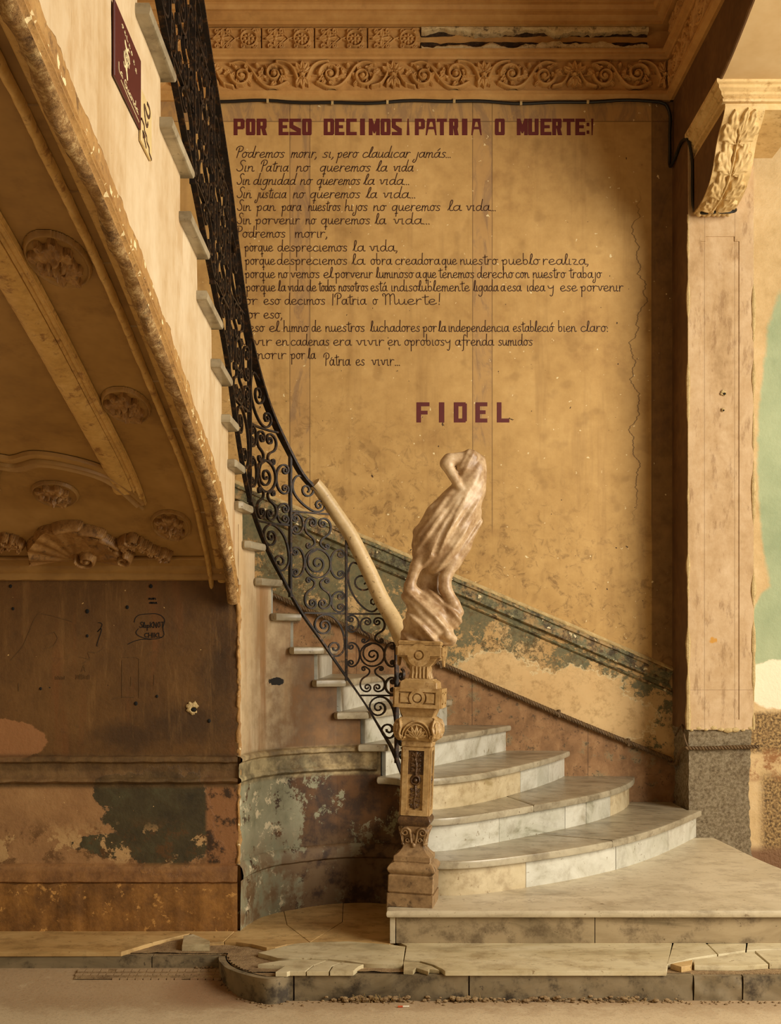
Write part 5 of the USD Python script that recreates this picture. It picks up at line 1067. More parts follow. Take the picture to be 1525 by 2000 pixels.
for k in range(4):
    # incised block face: two squares and a ring
    z0 = Zp(1366); rectp = sbox(-44 * u, z0 - 19 * u, 44 * u, z0 + 19 * u); ring = lambda a, b: Point(0, z0).buffer(b * u, 32).difference(Point(0, z0).buffer(a * u, 32))
    fr_ = sbox(-36 * u, z0 - 12 * u, 36 * u, z0 + 12 * u); cutf = fr_.difference(fr_.buffer(-3.2 * u, join_style=2)).difference(Point(0, z0).buffer(16 * u)); cutr = ring(7, 9.6); cuts_ = ring(15.5, 18.5).intersection(fr_)
    obj('block_face', face(k, plate(rectp.difference(unary_union([cutf, cutr, cuts_])), 43.9 * u, 3.5 * u)), M['newel'], NP['block'])
    z1 = Zp(1283); disc = unary_union([Point(0, z1).buffer(22 * u, 40), sbox(-42 * u, z1 - 1 * u, 42 * u, z1 + 16 * u)]).difference(Point(0, z1).buffer(10 * u, 32).difference(Point(0, z1).buffer(7 * u, 32)))
    obj('ring_roundel', face(k, plate(disc, 42.9 * u, 3.0 * u)), M['newel'], NP['cap'])
    fl_ = []
    for j in range(-2, 3): fl_.append(tube([(j * 7.4 * u, 21.5 * u, Zp(1328)), (j * 7.0 * u, 18.6 * u, Zp(1316)), (j * 7.4 * u, 20.5 * u, Zp(1305))], 1.7 * u, 7))
    obj('flute', face(k, cat(fl_)), M['newel'], NP['fluted_neck'])
    # framed shaft panel with dark relief
    wf = sbox(-26 * u, Zp(1596), 26 * u, Zp(1463)); hole = sbox(-15.5 * u, Zp(1585), 15.5 * u, Zp(1469)); obj('panel_frame', face(k, plate(wf.difference(hole), 25.2 * u, 4.5 * u)), M['newel'], NP['shaft'])
    nu, nv = 40, 130; U, V = np.meshgrid(np.linspace(-15.5, 15.5, nu), np.linspace(0, 116, nv), indexing='ij'); Hh = np.zeros_like(U)
    for sg in (1, -1):
        c = lambda v: 58 + sg * v
        Hh = np.maximum(Hh, stroke(U, V, [(0, c(12)), (1.5, c(28)), (-1.5, c(42)), (0, c(54))], 2.2, 1.4))
        for v, L in ((16, 9), (26, 10), (36, 10), (46, 8)):
            for s2 in (-1, 1): Hh = np.maximum(Hh, leaf(U, V, (0, c(v)), (s2 * L, c(v + 8)), 3.2, .9, 0, 2)); Hh = np.maximum(Hh, blob(U, V, s2 * 8, c(v + 2), 2.4, 2.4, 0, .7))
        Hh = np.maximum(Hh, leaf(U, V, (0, c(44)), (0, c(57)), 4.5, .9, 0, 2))
    rr_ = np.hypot(U, V - 58); Hh = np.maximum(Hh, np.exp(-((rr_ - 8) / 1.6) ** 2)); Hh = np.maximum(Hh, blob(U, V, 0, 58, 4.5, 4.5, 0, 1.6))
    m = grid(np.stack([U * u, (25.4 + Hh * 3.4) * u, Zp(1585) + V * u], -1)); obj('relief_panel', face(k, m), M['newel_dark'], NP['shaft'])
    # capital: palmette between corner scrolls
    hw = lambda z: np.interp(z, [0, 6, 18, 30, 39, 48], [30, 36, 40, 40, 36, 31])
    U, V = np.meshgrid(np.linspace(-42, 42, 84), np.linspace(0, 46, 50), indexing='ij'); Hh = np.zeros_like(U)
    rr_ = np.hypot(U / .92, V - 8); Hh = np.maximum(Hh, np.exp(-((rr_ - 30) / 1.8) ** 2) * (V > 4)); Hh = np.maximum(Hh, .8 * np.exp(-((rr_ - 24) / 1.5) ** 2) * (V > 4))
    for a in (90, 62, 118, 36, 144, 14, 166): aa = math.radians(a); Hh = np.maximum(Hh, leaf(U, V, (2 * math.cos(aa), 6 + 2 * math.sin(aa)), (22 * math.cos(aa), 7 + 24 * math.sin(aa)), 3.6, .95, 0, 1))
    Hh = np.maximum(Hh, blob(U, V, 0, 5, 5, 4, 0, 1.1))
    for sg in (-1, 1):
        Hh = np.maximum(Hh, stroke(U, V, [(sg * 30, 2), (sg * 34, 14), (sg * 31, 26), (sg * 33, 38), (sg * 38, 44)], 4.5, 3.0, 1.3)); Hh = np.maximum(Hh, leaf(U, V, (sg * 38, 3), (sg * 40, 40), 5, 1.1, .06 * sg, 3)); Hh = np.maximum(Hh, stroke(U, V, spir(sg * 30, 7, 6, 2, 0, 1.2 * sg, 18), 2.2, 1.6, 1.2))
    taper = np.clip((hw(V) - np.abs(U) + 3) / 4, 0, 1)
    m = grid(np.stack([np.clip(U, -hw(V) - 1, hw(V) + 1) * u, (hw(V) - .5 + Hh * taper * 6.0) * u, Zp(1450) + V * u], -1)); obj('palmette', face(k, m), M['newel'], NP['capital'])
    # vase: paired volutes and a drop
    U, V = np.meshgrid(np.linspace(-31, 31, 70), np.linspace(0, 50, 56), indexing='ij'); Hh = np.zeros_like(U)
    for sg in (-1, 1):
        Hh = np.maximum(Hh, stroke(U, V, np.vstack([[(sg * 4, 18), (sg * 6, 30), (sg * 8, 42)], spir(sg * 17, 38, 10, 3, math.pi if sg > 0 else 0, -1.5 * sg, 24)]), 3, 2.2, 1.0)); Hh = np.maximum(Hh, stroke(U, V, [(sg * 27, 36), (sg * 24, 24), (sg * 20, 14)], 3, 2, .9)); Hh = np.maximum(Hh, stroke(U, V, spir(sg * 12, 22, 5, 2, 0, 1.2 * sg, 18), 2, 1.4, .9))
    Hh = np.maximum(Hh, blob(U, V, 0, 14, 4.5, 6, 0, 1.0)); Hh = np.maximum(Hh, blob(U, V, 0, 28, 5, 9, 0, .8))
    vw = np.interp(V, [0, 7, 17, 27, 37, 45, 52], [26.5, 22, 19.5, 20, 23, 26, 27])
    m = grid(np.stack([np.clip(U, -vw - 4, vw + 4) * u, (vw - .4 + Hh * 5.5) * u, Zp(1667) + V * u], -1)); m.update_faces((Hh > .02).ravel()[m.faces].any(1)); m.remove_unreferenced_vertices(); obj('volute_mask', face(k, m), M['newel_grey'], NP['vase_neck'])

# ------------------------------------------------------------------ headless draped statue: one continuous body from a distance field
SY = 5.345; SS = FPX / SY
def rcone(Pq, a, b, ra, rb, ky=1.0):
    a, b = np.array(a, float), np.array(b, float); d = b - a; L = d.dot(d) + 1e-9; q = Pq - a; t = np.clip((q @ d) / L, 0, 1); e = q - t[..., None] * d; e[..., 1] *= ky
    return np.sqrt((e * e).sum(-1)) - (ra + (rb - ra) * t)
def smin(a, b, k): h = np.clip(.5 + .5 * (b - a) / k, 0, 1); return b + (a - b) * h - k * h * (1 - h)
def statue():
    hs = 1.9; lo = np.array([770., -72., 862.]); hi = np.array([962., 72., 1268.]); ax = [np.arange(a, b, hs) for a, b in zip(lo, hi)]
    Pq = np.stack(np.meshgrid(*ax, indexing='ij'), -1).astype(np.float32); X_, Y_, Z_ = Pq[..., 0], Pq[..., 1], Pq[..., 2]
    def chain(pts, k=10, ky=1.0):
        d = None
        for p, q in zip(pts[:-1], pts[1:]):
            c = rcone(Pq, (p[0], p[2], p[1]), (q[0], q[2], q[1]), p[3], q[3], ky); d = c if d is None else smin(d, c, k)
        return d
    body = chain([(924, 898, 0, 17), (922, 918, 0, 25), (914, 950, 0, 28), (896, 993, 0, 39), (874, 1032, 0, 46), (858, 1062, 0, 46), (848, 1086, 0, 34)], 12, 1.15)
    body = smin(body, chain([(884, 968, -6, 14), (850, 1005, -8, 20), (824, 1046, -6, 20), (818, 1078, -6, 12)], 8), 9)
    body = smin(body, chain([(932, 905, 6, 17), (930, 960, 4, 16), (918, 1010, 4, 20), (900, 1062, 4, 18), (884, 1100, 2, 14)], 8), 9)
    # folds run along the leaning body
    sx = (X_ - 925) * .82 + (Z_ - 890) * .53; fold = np.sin(sx * .21 + .9 * np.sin(Z_ * .022) + Y_ * .05) + .5 * np.sin(sx * .43 + Z_ * .03 + 1.3)
    amp = np.clip((Z_ - 930) / 90, .25, 1) * 3.0
    body = body + fold * amp
    # the deep fold from the breast to the knees
    gr = chain([(905, 968, -36, 4), (885, 1000, -42, 5), (860, 1050, -46, 6), (848, 1085, -38, 6)], 3); body = np.maximum(body, -(gr - 1.0) * .8)
    gr = chain([(890, 1040, -40, 4), (868, 1072, -44, 6), (852, 1100, -36, 6)], 3); body = np.maximum(body, -(gr - 1.0) * .8)
    sleeve = chain([(916, 896, -10, 17), (906, 916, -12, 17)], 5) + .9 * np.sin(X_ * .5 + Z_ * .25)
    bod = smin(body, sleeve, 5)
    arm_ = chain([(916, 895, -8, 13), (876, 901, -15, 12.5), (870, 908, -16, 12), (893, 950, -20, 8.5), (900, 958, -22, 7)], 4)
    bod = smin(bod, arm_, 3)
    l1 = chain([(824, 1080, -10, 15), (811, 1108, -12, 11), (799, 1146, -14, 10.5), (800, 1160, -14, 12)], 6); l2 = chain([(884, 1094, -8, 14), (868, 1132, -12, 11.5), (868, 1150, -14, 12), (884, 1180, -14, 12), (894, 1196, -10, 11)], 6)
    bod = smin(bod, smin(l1, l2, 4), 8)
    bod = smin(bod, chain([(838, 1108, 26, 22), (840, 1152, 28, 27)], 6), 6)
    low = chain([(806, 1168, -8, 20), (832, 1206, 0, 44)], 10); low = smin(low, chain([(878, 1208, -8, 21), (846, 1226, 0, 38)], 10), 10); low = smin(low, chain([(803, 1236, 0, 22), (868, 1238, 0, 22)], 10), 10)
    low = smin(low, chain([(840, 1182, 6, 30), (838, 1215, 4, 44)], 10), 8)
    d2 = (X_ - 800) * .62 - (Z_ - 1170) * .72; f2 = np.sin(d2 * .19 + .9 * np.sin((X_ + Z_) * .018) + Y_ * .05) + .5 * np.sin(d2 * .41 + (X_ + Z_) * .02)
    low = low + f2 * 3.4
    foot = chain([(798, 1250, 0, 13), (878, 1250, 0, 12)], 6, .55) + 1.6 * np.sin(np.arctan2(Z_ - 1262, X_ - 838) * 16); low = smin(low, foot, 5); low = smin(low, chain([(872, 1240, -26, 10), (884, 1248, -18, 8)], 4), 5)
    from scipy.ndimage import gaussian_filter
    F_ = smin(bod, low, 8); F_ = gaussian_filter(np.maximum(F_, Z_ - 1262.5), .75)
    m = surfnet(F_, lo, hs); v = np.asarray(m.vertices)
    m.vertices = np.c_[(v[:, 0] - CX) / SS, SY + v[:, 1] / SS, H + (CY - v[:, 2]) / SS]; m.fix_normals()
    cc = m.split(only_watertight=False); m = max(cc, key=lambda q: len(q.faces)); return m
sm_ = statue(); sb_ = sm_.bounds
stt = thing('statue', 'headless marble statue of a draped leaning woman on top of the newel post', 'statue', loc=((sb_[0] + sb_[1]) / 2 * [1, 1, 0] + [0, 0, sb_[0][2]]))
obj('draped_body', sm_, M['statue'], stt, smooth=60)
pl_ = sq([(1263, 84), (1258, 86), (1255, 82)]); obj('statue_base', nw(pl_), M['newel'], stt)

# ------------------------------------------------------------------ writing on the back wall
GL = {'a': ([[(.72, .82), (.45, 1.0), (.14, .78), (.06, .4), (.2, .06), (.42, .02), (.66, .3), (.74, .8)], [(.76, 1.0), (.74, .3), (.84, .03), (1.0, .1)]], 1.0),
 'b': ([[(.12, 2.0), (.12, .2), (.34, .0), (.62, .12), (.72, .5), (.6, .88), (.36, .95), (.14, .7)]], .92), 'c': ([[(.76, .8), (.5, 1.0), (.18, .8), (.06, .42), (.22, .06), (.5, .0), (.84, .2)]], .92),
 'd': ([[(.72, .82), (.45, 1.0), (.14, .78), (.06, .4), (.2, .06), (.42, .02), (.66, .3), (.74, .8)], [(.78, 2.05), (.74, 1.0), (.74, .25), (.84, .02), (1.0, .1)]], 1.0),
 'e': ([[(.08, .42), (.5, .5), (.72, .7), (.6, .96), (.36, .98), (.1, .7), (.08, .3), (.3, .0), (.6, .04), (.88, .25)]], .92), 'f': ([[(.8, 1.75), (.6, 2.0), (.42, 1.7), (.4, .8), (.4, -.85), (.2, -.9)], [(.1, .95), (.78, .95)]], .85),
 'g': ([[(.72, .82), (.45, 1.0), (.14, .78), (.06, .4), (.2, .06), (.42, .02), (.66, .3), (.74, .8)], [(.76, 1.0), (.76, -.4), (.6, -.85), (.25, -.9), (.05, -.65)]], .98), 'h': ([[(.12, 2.0), (.12, .0)], [(.12, .55), (.38, .98), (.64, .85), (.66, .15), (.78, .0), (.95, .1)]], .96),
 'i': ([[(.14, .98), (.14, .12), (.2, .0), (.34, .06)]], .46), 'j': ([[(.42, .95), (.42, -.5), (.22, -.9), (-.1, -.7), (.1, -.3)]], .6), 'l': ([[(.0, .15), (.4, 1.3), (.42, 1.9), (.26, 1.95), (.16, 1.4), (.16, .25), (.32, .0), (.55, .12)]], .52),
 'm': ([[(.08, .95), (.1, .0)], [(.1, .6), (.32, .98), (.5, .85), (.5, .0)], [(.5, .6), (.74, .98), (.92, .85), (.92, .15), (1.04, .0), (1.2, .12)]], 1.2), 'n': ([[(.08, .95), (.1, .0)], [(.1, .55), (.36, .98), (.6, .85), (.62, .15), (.74, .0), (.92, .12)]], .92),
 'o': ([[(.4, 1.0), (.12, .8), (.06, .4), (.26, .02), (.54, .06), (.7, .42), (.62, .84), (.4, 1.0), (.62, .86), (.92, .92)]], .9), 'p': ([[(.02, .7), (.2, 1.0), (.2, -.95)], [(.2, .6), (.42, .98), (.7, .82), (.72, .3), (.5, .0), (.22, .14)]], .92),
 'q': ([[(.72, .82), (.45, 1.0), (.14, .78), (.06, .4), (.2, .06), (.42, .02), (.66, .3), (.74, .8)], [(.76, 1.0), (.76, -.95)], [(.6, -.45), (.95, -.4)]], .98), 'r': ([[(.1, 1.0), (.12, .0)], [(.12, .5), (.24, .86), (.42, 1.0), (.62, .9)]], .72),
 's': ([[(.62, .85), (.4, 1.0), (.16, .82), (.26, .58), (.56, .42), (.6, .15), (.36, .0), (.08, .12)]], .74), 't': ([[(.3, 1.7), (.3, .2), (.42, .0), (.64, .12)], [(.0, 1.28), (.66, 1.42)]], .64), 'u': ([[(.08, .95), (.1, .25), (.28, .0), (.52, .12), (.66, .5)], [(.68, .95), (.68, .2), (.8, .0), (.95, .12)]], .95),
 'v': ([[(.02, .85), (.16, .95), (.26, .4), (.38, .03), (.58, .5), (.58, .95), (.7, .85), (.88, .92)]], .86), 'y': ([[(.04, .95), (.14, .55), (.4, .5), (.66, .75)], [(.7, .98), (.66, -.6), (.44, -.9), (.3, -.7)]], .86), 'z': ([[(.06, .95), (.66, .95), (.08, .03), (.76, .05)]], .8),
 'P': ([[(.45, .0), (.5, 1.75)], [(.1, 1.35), (.06, 1.7), (.4, 2.08), (.95, 1.98), (1.08, 1.5), (.85, 1.1), (.52, 1.05)]], 1.1), 'S': ([[(.95, 1.8), (.7, 2.05), (.36, 1.85), (.36, 1.4), (.74, 1.0), (.84, .5), (.6, .05), (.2, .1), (.06, .4)]], 1.0), 'M': ([[(.1, 1.5), (.0, 1.85), (.25, 2.0), (.36, 1.6), (.36, .0)], [(.36, 1.5), (.62, 2.0), (.84, 1.8), (.84, .0)], [(.84, 1.5), (1.1, 2.0), (1.32, 1.75), (1.32, .2), (1.5, .0), (1.7, .3)]], 1.7),
 'N': ([[(.1, .0), (.1, 1.9)], [(.1, 1.9), (.8, .0)], [(.8, .0), (.8, 1.9)]], 1.0), '!': ([[(.3, 2.0), (.26, .5)], [(.24, .1), (.24, .0)]], .45), '¡': ([[(.3, 1.9), (.24, -.1)]], .5), ',': ([[(.16, .1), (.2, -.05), (.05, -.3)]], .3), '.': ([[(.1, .06), (.16, .0)]], .28), ':': ([[(.12, .72), (.16, .66)], [(.12, .08), (.16, .02)]], .35), ' ': ([], .5),
 'L': ([[(.15, 2.0), (.15, .05), (.9, .0)]], 1.0), 'G': ([[(.95, 1.7), (.6, 2.0), (.2, 1.6), (.1, .9), (.3, .1), (.7, .05), (.95, .5), (.9, .9), (.55, .9)]], 1.1), 'A': ([[(.05, 0), (.5, 2.0)], [(.5, 2.0), (.9, 0)], [(.2, .7), (.8, .7)]], 1.0), 'D': ([[(.15, 0), (.15, 2), (.6, 1.9), (.9, 1.2), (.8, .3), (.15, 0)]], 1.0), 'R': ([[(.15, 0), (.15, 2.0), (.7, 1.9), (.75, 1.2), (.15, 1.0)], [(.4, 1.0), (.9, 0)]], 1.0),
 'I': ([[(.2, 0), (.2, 2)]], .45), 'K': ([[(.15, 0), (.15, 2)], [(.9, 2), (.2, .9), (.9, 0)]], 1.0), 'C': ([[(.9, 1.7), (.5, 2), (.1, 1.2), (.3, .1), (.9, .3)]], 1.0), 'H': ([[(.15, 0), (.15, 2)], [(.85, 0), (.85, 2)], [(.15, 1), (.85, 1)]], 1.0), 'T': ([[(.5, 0), (.5, 2)], [(0, 2), (1, 2)]], 1.0), 'O': ([[(.5, 2), (.1, 1.2), (.4, 0), (.85, .6), (.8, 1.7), (.5, 2)]], 1.0), 'k': ([[(.12, 2.0), (.12, 0)], [(.7, 1), (.15, .45), (.75, 0)]], .85)}
ACC = {'á': 'a', 'í': 'i', 'ó': 'o', 'é': 'e'}
def curve2(pts, n):
    p = np.asarray(pts, float); return chaikin(p, 2) if len(p) > 2 else p
def writing(words, xh, th, slant=0.0, n=14):
    """strokes of words [(text, x0, x1, baseline)] as polylines in picture-like units (x right, y up)"""
    out = []
    for text, x0, x1, yb in words:
        pen = 0.0; st_ = []
        for ch in text:
            b = ACC.get(ch, ch); gl, adv = GL[b]
            for s_ in gl: st_.append(np.asarray(curve2(s_, n)) + [pen, 0])
            if ch in ACC: st_.append(np.array([(.38, 1.25), (.62, 1.6)]) + [pen, 0])
            pen += adv
        pen = max(pen - .1, .2); k = (x1 - x0) / pen
        for s_ in st_: out.append(np.c_[x0 + s_[:, 0] * k + slant * s_[:, 1] * xh, yb + s_[:, 1] * xh])
    return out
def ribbons(strokes, th, to3):
    """thin raised flat ribbons of paint along strokes; to3 maps (n,2),height -> 3D"""
    ms = []
    for s_ in strokes:
        d = np.gradient(s_, axis=0); d /= np.linalg.norm(d, axis=1, keepdims=True) + 1e-9; nn = np.c_[-d[:, 1], d[:, 0]] * th / 2
        s2 = s_.copy(); s2[0] -= d[0] * th * .4; s2[-1] += d[-1] * th * .4
        ms.append(grid(np.stack([to3(s2 - nn, 0), to3(s2 - nn * .9, 1), to3(s2 + nn * .9, 1), to3(s2 + nn, 0)], 1)))
    m = cat(ms); m.fix_normals(); return m
def back3(p, h): return np.stack([(p[:, 0] - CX) * YB / FPX, np.full(len(p), YB - .0004 - .0009 * h), H + (CY + p[:, 1]) * YB / FPX], -1)
LINES = [(308, 11, .28, 'Podremos 456 553|morir, 567 617|si, 628 650|pero 657 696|claudicar 706 798|jamás... 808 879'),
 (335, 11, .25, 'Sin 460 494|Patria 505 561|no 577 601|queremos 623 721|la 734 754|vida 766 805'), (361, 11, .25, 'Sin 461 486|dignidad 493 575|no 585 606|queremos 617 701|la 709 729|vida... 739 798'), (387, 11, .22, 'Sin 461 489|justicia 499 557|no 571 592|queremos 604 701|la 714 734|vida... 746 810'),
 (412, 11, .12, 'Sin 462 488|pan 500 536|para 549 587|nuestros 601 663|hijos 672 716|no 728 751|queremos 764 858|la 874 899|vida... 909 967'), (438, 11, .08, 'Sin 462 488|porvenir 498 584|no 596 615|queremos 626 721|la 732 752|vida... 767 838'), (464, 11, .05, 'Podremos 458 556|morir, 575 638'),
 (491, 11, 0, 'porque 477 532|despreciemos 541 677|la 689 711|vida, 721 775'), (517, 11, 0, 'porque 478 536|despreciemos 540 677|la 687 711|obra 723 764|creadora 771 858|que 862 891|nuestro 898 970|pueblo 979 1052|realiza, 1059 1148'),
 (543, 11, 0, 'porque 478 536|no 543 561|vemos 567 623|el 631 649|porvenir 654 727|luminoso 734 806|a 811 821|que 825 851|tenemos 856 925|derecho 931 1001|con 1006 1032|nuestro 1040 1103|trabajo 1111 1173'),
 (569, 11, 0, 'porque 480 537|la 543 557|vida 562 592|de 598 617|todos 622 654|nosotros 661 718|está 723 755|indisolublemente 763 916|ligada 924 972|a 977 986|esa 990 1017|idea 1028 1063|y 1069 1081|ese 1093 1126|porvenir 1133 1216'),
 (595, 11, 0, 'Por 460 502|eso 514 546|decimos 555 634|¡Patria 646 714|o 727 736|Muerte! 746 859'), (622, 11, 0, 'Por 464 506|eso, 514 550'), (648, 11, 0, 'eso 486 515|el 525 544|himno 553 601|de 608 626|nuestros 635 711|luchadores 723 819|por 825 852|la 856 870|independencia 875 993|estableció 1001 1080|bien 1089 1124|claro: 1133 1187'),
 (675, 11, 0, 'vivir 470 530|en 538 562|cadenas 567 642|era 650 685|vivir 695 749|en 756 780|oprobios 789 867|y 869 879|afrenda 888 963|sumidos 972 1039'), (701, 11, 0, 'morir 497 558|por 567 595|la 601 615'), (714, 12, 0, 'Patria 631 683|es 694 711|vivir... 725 780')]
for yb_, xh, sl, s_ in LINES:
    ws_ = []
    for w_ in s_.split('|'): a, b, c = w_.split(); ws_.append((a, float(b), float(c), -yb_))
    obj('handwritten_line', ribbons(writing(ws_, xh, 2.2, sl), 1.75, back3), M['ink'], wb, smooth=False)
# block capitals
def block(ch, x0, x1, y0, y1, sw):
    w, h = x1 - x0, y1 - y0; b = lambda a, c, d, e: sbox(x0 + a * w, y0 + c * h, x0 + d * w, y0 + e * h); s = sw / w; v = min(.22, .19)
    poly_ = lambda pts: Polygon([(x0 + a * w, y0 + c * h) for a, c in pts])
    d = {'I': [b(0, 0, 1, 1)], 'L': [b(0, 0, s, 1), b(0, 0, 1, v)], 'E': [b(0, 0, s, 1), b(0, 0, 1, v), b(0, 1 - v, 1, 1), b(0, .42, .85, .6)], 'F': [b(0, 0, s, 1), b(0, 1 - v, 1, 1), b(0, .40, .85, .58)], 'P': [b(0, 0, s, 1), b(0, 1 - v, .9, 1), b(0, .36, .9, .53), b(1 - s, .42, 1, .93)],
         'O': [b(0, .05, s, .95), b(1 - s, .05, 1, .95), b(.06, 0, .94, v), b(.06, 1 - v, .94, 1)], 'R': [b(0, 0, s, 1), b(0, 1 - v, .95, 1), b(0, .40, .95, .57), b(1 - s, .48, 1, .95), poly_([(.45, .45), (.45 + s, .45), (1.06, 0), (1.06 - s * 1.1, 0)])], 'S': [b(0, .45, s, 1), b(0, 1 - v, 1, 1), poly_([(0, .62), (s, .62), (1, .38), (1, .2), (1 - s, .2), (0, .46)]), b(1 - s, 0, 1, .4), b(0, 0, 1, v)],
         'D': [b(0, 0, s, 1), b(0, 0, .9, v), b(0, 1 - v, .9, 1), b(1 - s, .06, 1, .94)], 'C': [b(0, 0, s, 1), b(0, 0, 1, v), b(0, 1 - v, 1, 1)], 'M': [b(0, 0, s * .95, 1), b(1 - s * .95, 0, 1, 1), poly_([(0, 1), (.3, 1), (.5, .62), (.7, 1), (1, 1), (1, .75), (.55, .12), (.45, .12), (0, .75)])], 'U': [b(0, .04, s, 1), b(1 - s, .04, 1, 1), b(.04, 0, .96, v)],
         'T': [b(0, 1 - v, 1, 1), b(.5 - s / 2, 0, .5 + s / 2, 1)], 'A': [poly_([(0, 0), (.14, 1), (.14 + s * .9, 1), (.10, 0)]), poly_([(1, 0), (.86, 1), (.86 - s * .9, 1), (.90, 0)]), b(.13, 1 - v, .87, 1), b(.15, .36, .85, .50)], '|': [poly_([(0, 0), (1, 0), (.7, 1), (.3, 1)])], '!': [poly_([(.2, .0), (.6, 0), (1, 1), (.0, 1)])], ':': [b(0, .08, 1, .28), b(0, .55, 1, .75)]}[ch]
    return unary_union(d)
HEAD = [('POR', 'P 456 477|O 480 498|R 501 520'), ('ESO', 'E 544 563|S 565 587|O 590 608'), ('DECIMOS', 'D 632 652|E 654 672|C 676 696|I 703 712|M 720 741|O 743 762|S 765 784'), ('PATRIA', '| 794 799|P 810 829|A 831 852|T 853 872|R 877 894|I 902 912|A 920 940'), ('O', 'O 966 985'), ('MUERTE', 'M 1009 1030|U 1031 1051|E 1055 1076|R 1078 1096|T 1099 1121|E 1123 1142|: 1145 1150|! 1154 1158'), ('FIDEL', 'F 813 838|I 857 867|D 886 911|E 928 951|L 970 994')]
for nm, s_ in HEAD:
    y0, y1 = (-825, -786) if nm == 'FIDEL' else (-264, -232)
    gs = []
    for q in s_.split('|') if not s_.startswith('|') and '|!' not in s_ else [w_ for w_ in s_.replace('| 794', '/ 794').split('|')]:
        c, a, b_ = q.split(); c = '|' if c == '/' else c; gs.append(block(c, float(a), float(b_), y0, y1, 7.2 if nm != 'FIDEL' else 8.5))
    ms = []
    for g_ in gs:
        for q in polys(g_.buffer(.25).buffer(-.1)):
            m = trimesh.creation.extrude_polygon(q, 1.0, engine='earcut'); v = m.vertices; m.vertices = np.c_[(v[:, 0] - CX) * YB / FPX, YB - .0004 - .0011 * v[:, 2], H + (CY + v[:, 1]) * YB / FPX]; ms.append(m)
    mm = cat(ms); mm.fix_normals(); obj('painted_word', mm, M['red'], wb, label=f'dark red block capitals', smooth=False)
# scribbled words on the dark wall
def left3(p, h): return np.stack([(p[:, 0] - CX) * YL / FPX, np.full(len(p), YL - .0008 - .001 * h), H + (CY + p[:, 1]) * YL / FPX], -1)
sc = writing([('SlipKNOT', 272, 320, -1226)], 5.5, 1) + writing([('CHIKL', 281, 316, -1245)], 4.5, 1) + writing([('mari', 290, 304, -1171), ('ama', 291, 306, -1179)], 3.0, 1)
sc.append(spline([(262, -1215), (268, -1203), (290, -1199), (312, -1201), (321, -1210), (318, -1228), (320, -1240), (300, -1248), (275, -1244), (266, -1238), (270, -1228)], 40)); sc.append(spline([(250, -1258), (270, -1250), (295, -1249)], 16)); sc.append(spline([(192, -1216), (198, -1224), (190, -1234), (196, -1228), (193, -1246), (190, -1262)], 24))
obj('scribbled_words', ribbons(sc, 1.3, left3), M['hole'], wl, smooth=False)
sr = writing([('A', 158, 167, -1312)], 6, 1)
for k in range(11): sr.append(np.array([(148 + 2.6 * k + rng.uniform(-.6, .6), -1326 + rng.uniform(-1, 1)), (148.5 + 2.6 * k, -1318 + rng.uniform(-2, 2))]))
for k in range(9): sr.append(np.array([(108 + 2.2 * k, -1327), (108.6 + 2.2 * k, -1322 + rng.uniform(-1, 2))]))
for pl in ([(155, -1283), (176, -1288), (170, -1272), (188, -1276), (205, -1264)], [(176, -1288), (160, -1296)], [(238, -1363), (238, -1290)], [(271, -1363), (271, -1284), (240, -1284)], [(20, -1290), (45, -1262), (66, -1210), (74, -1198), (98, -1202), (140, -1214)], [(90, -1240), (106, -1234), (113, -1246), (104, -1262), (84, -1268)], [(36, -1350), (36, -1334)], [(218, -1366), (235, -1361), (262, -1362)], [(300, -1340), (301, -1318)], [(255, -1340), (256, -1322)]): sr.append(lin(pl, 14))
obj('scratched_marks', ribbons(sr, .55, left3), M['rope'], wl, smooth=False)

# ------------------------------------------------------------------ plaque on the string
def str3(y, z, h): return np.stack([np.full(np.shape(y), XS + .003) + h, y, z], -1)
def wsx(px, py): y = (XS + .012) * FPX / (px - CX); return y, H + (CY - py) * y / FPX
sgn = thing('restaurant_sign', 'maroon restaurant plaque with cream hands and lettering fixed to the stair string', 'sign', loc=(XS + .005, 3.15, 3.05))
A0, B0, C0, D0 = wsx(226, 12), wsx(277, 106), wsx(277, 238), wsx(226, 166)
y0s, y1s = A0[0], B0[0]; zts, zbs = (A0[1] + B0[1]) / 2, (C0[1] + D0[1]) / 2; yw = y1s - y0s; zh = zts - zbs
pp_ = obj('plaque_panel', cbox(XS + .002, XS + .009, y0s, y1s, zbs, zts, .002), M['plaque'], sgn)
y2s = wsx(297, 200)[0]
ap_ = obj('arrow_panel', cbox(XS + .002, XS + .010, y1s + .001, y2s, zbs - .03, zts - .08, .002), M['plaque2'], sgn, label='cream side panel with a stair arrow')
def sg3(p, h): return str3(y0s + p[:, 0] * yw, zbs + p[:, 1] * zh, .0062 + .0012 * h)
def hand(cx_, cy_, s, rot, spread):
    """a spread hand in metres on the plaque"""
    from shapely import affinity
    g_ = [Point(0, 0).buffer(.46), LineString([(0, 0), (-.2, -1.0)]).buffer(.28)]
    for a, L in spread: g_.append(LineString([(.3 * math.cos(a), .3 * math.sin(a)), (L * math.cos(a), L * math.sin(a)), (L * 1.3 * math.cos(a - .25), L * 1.3 * math.sin(a - .25))]).buffer(.12))
    return affinity.translate(affinity.rotate(affinity.scale(unary_union(g_), s, s, origin=(0, 0)), rot, origin=(0, 0)), cx_, cy_)
fing = [(.3, 1.0), (.95, 1.25), (1.4, 1.35), (1.85, 1.25), (2.7, .95)]
ms = []
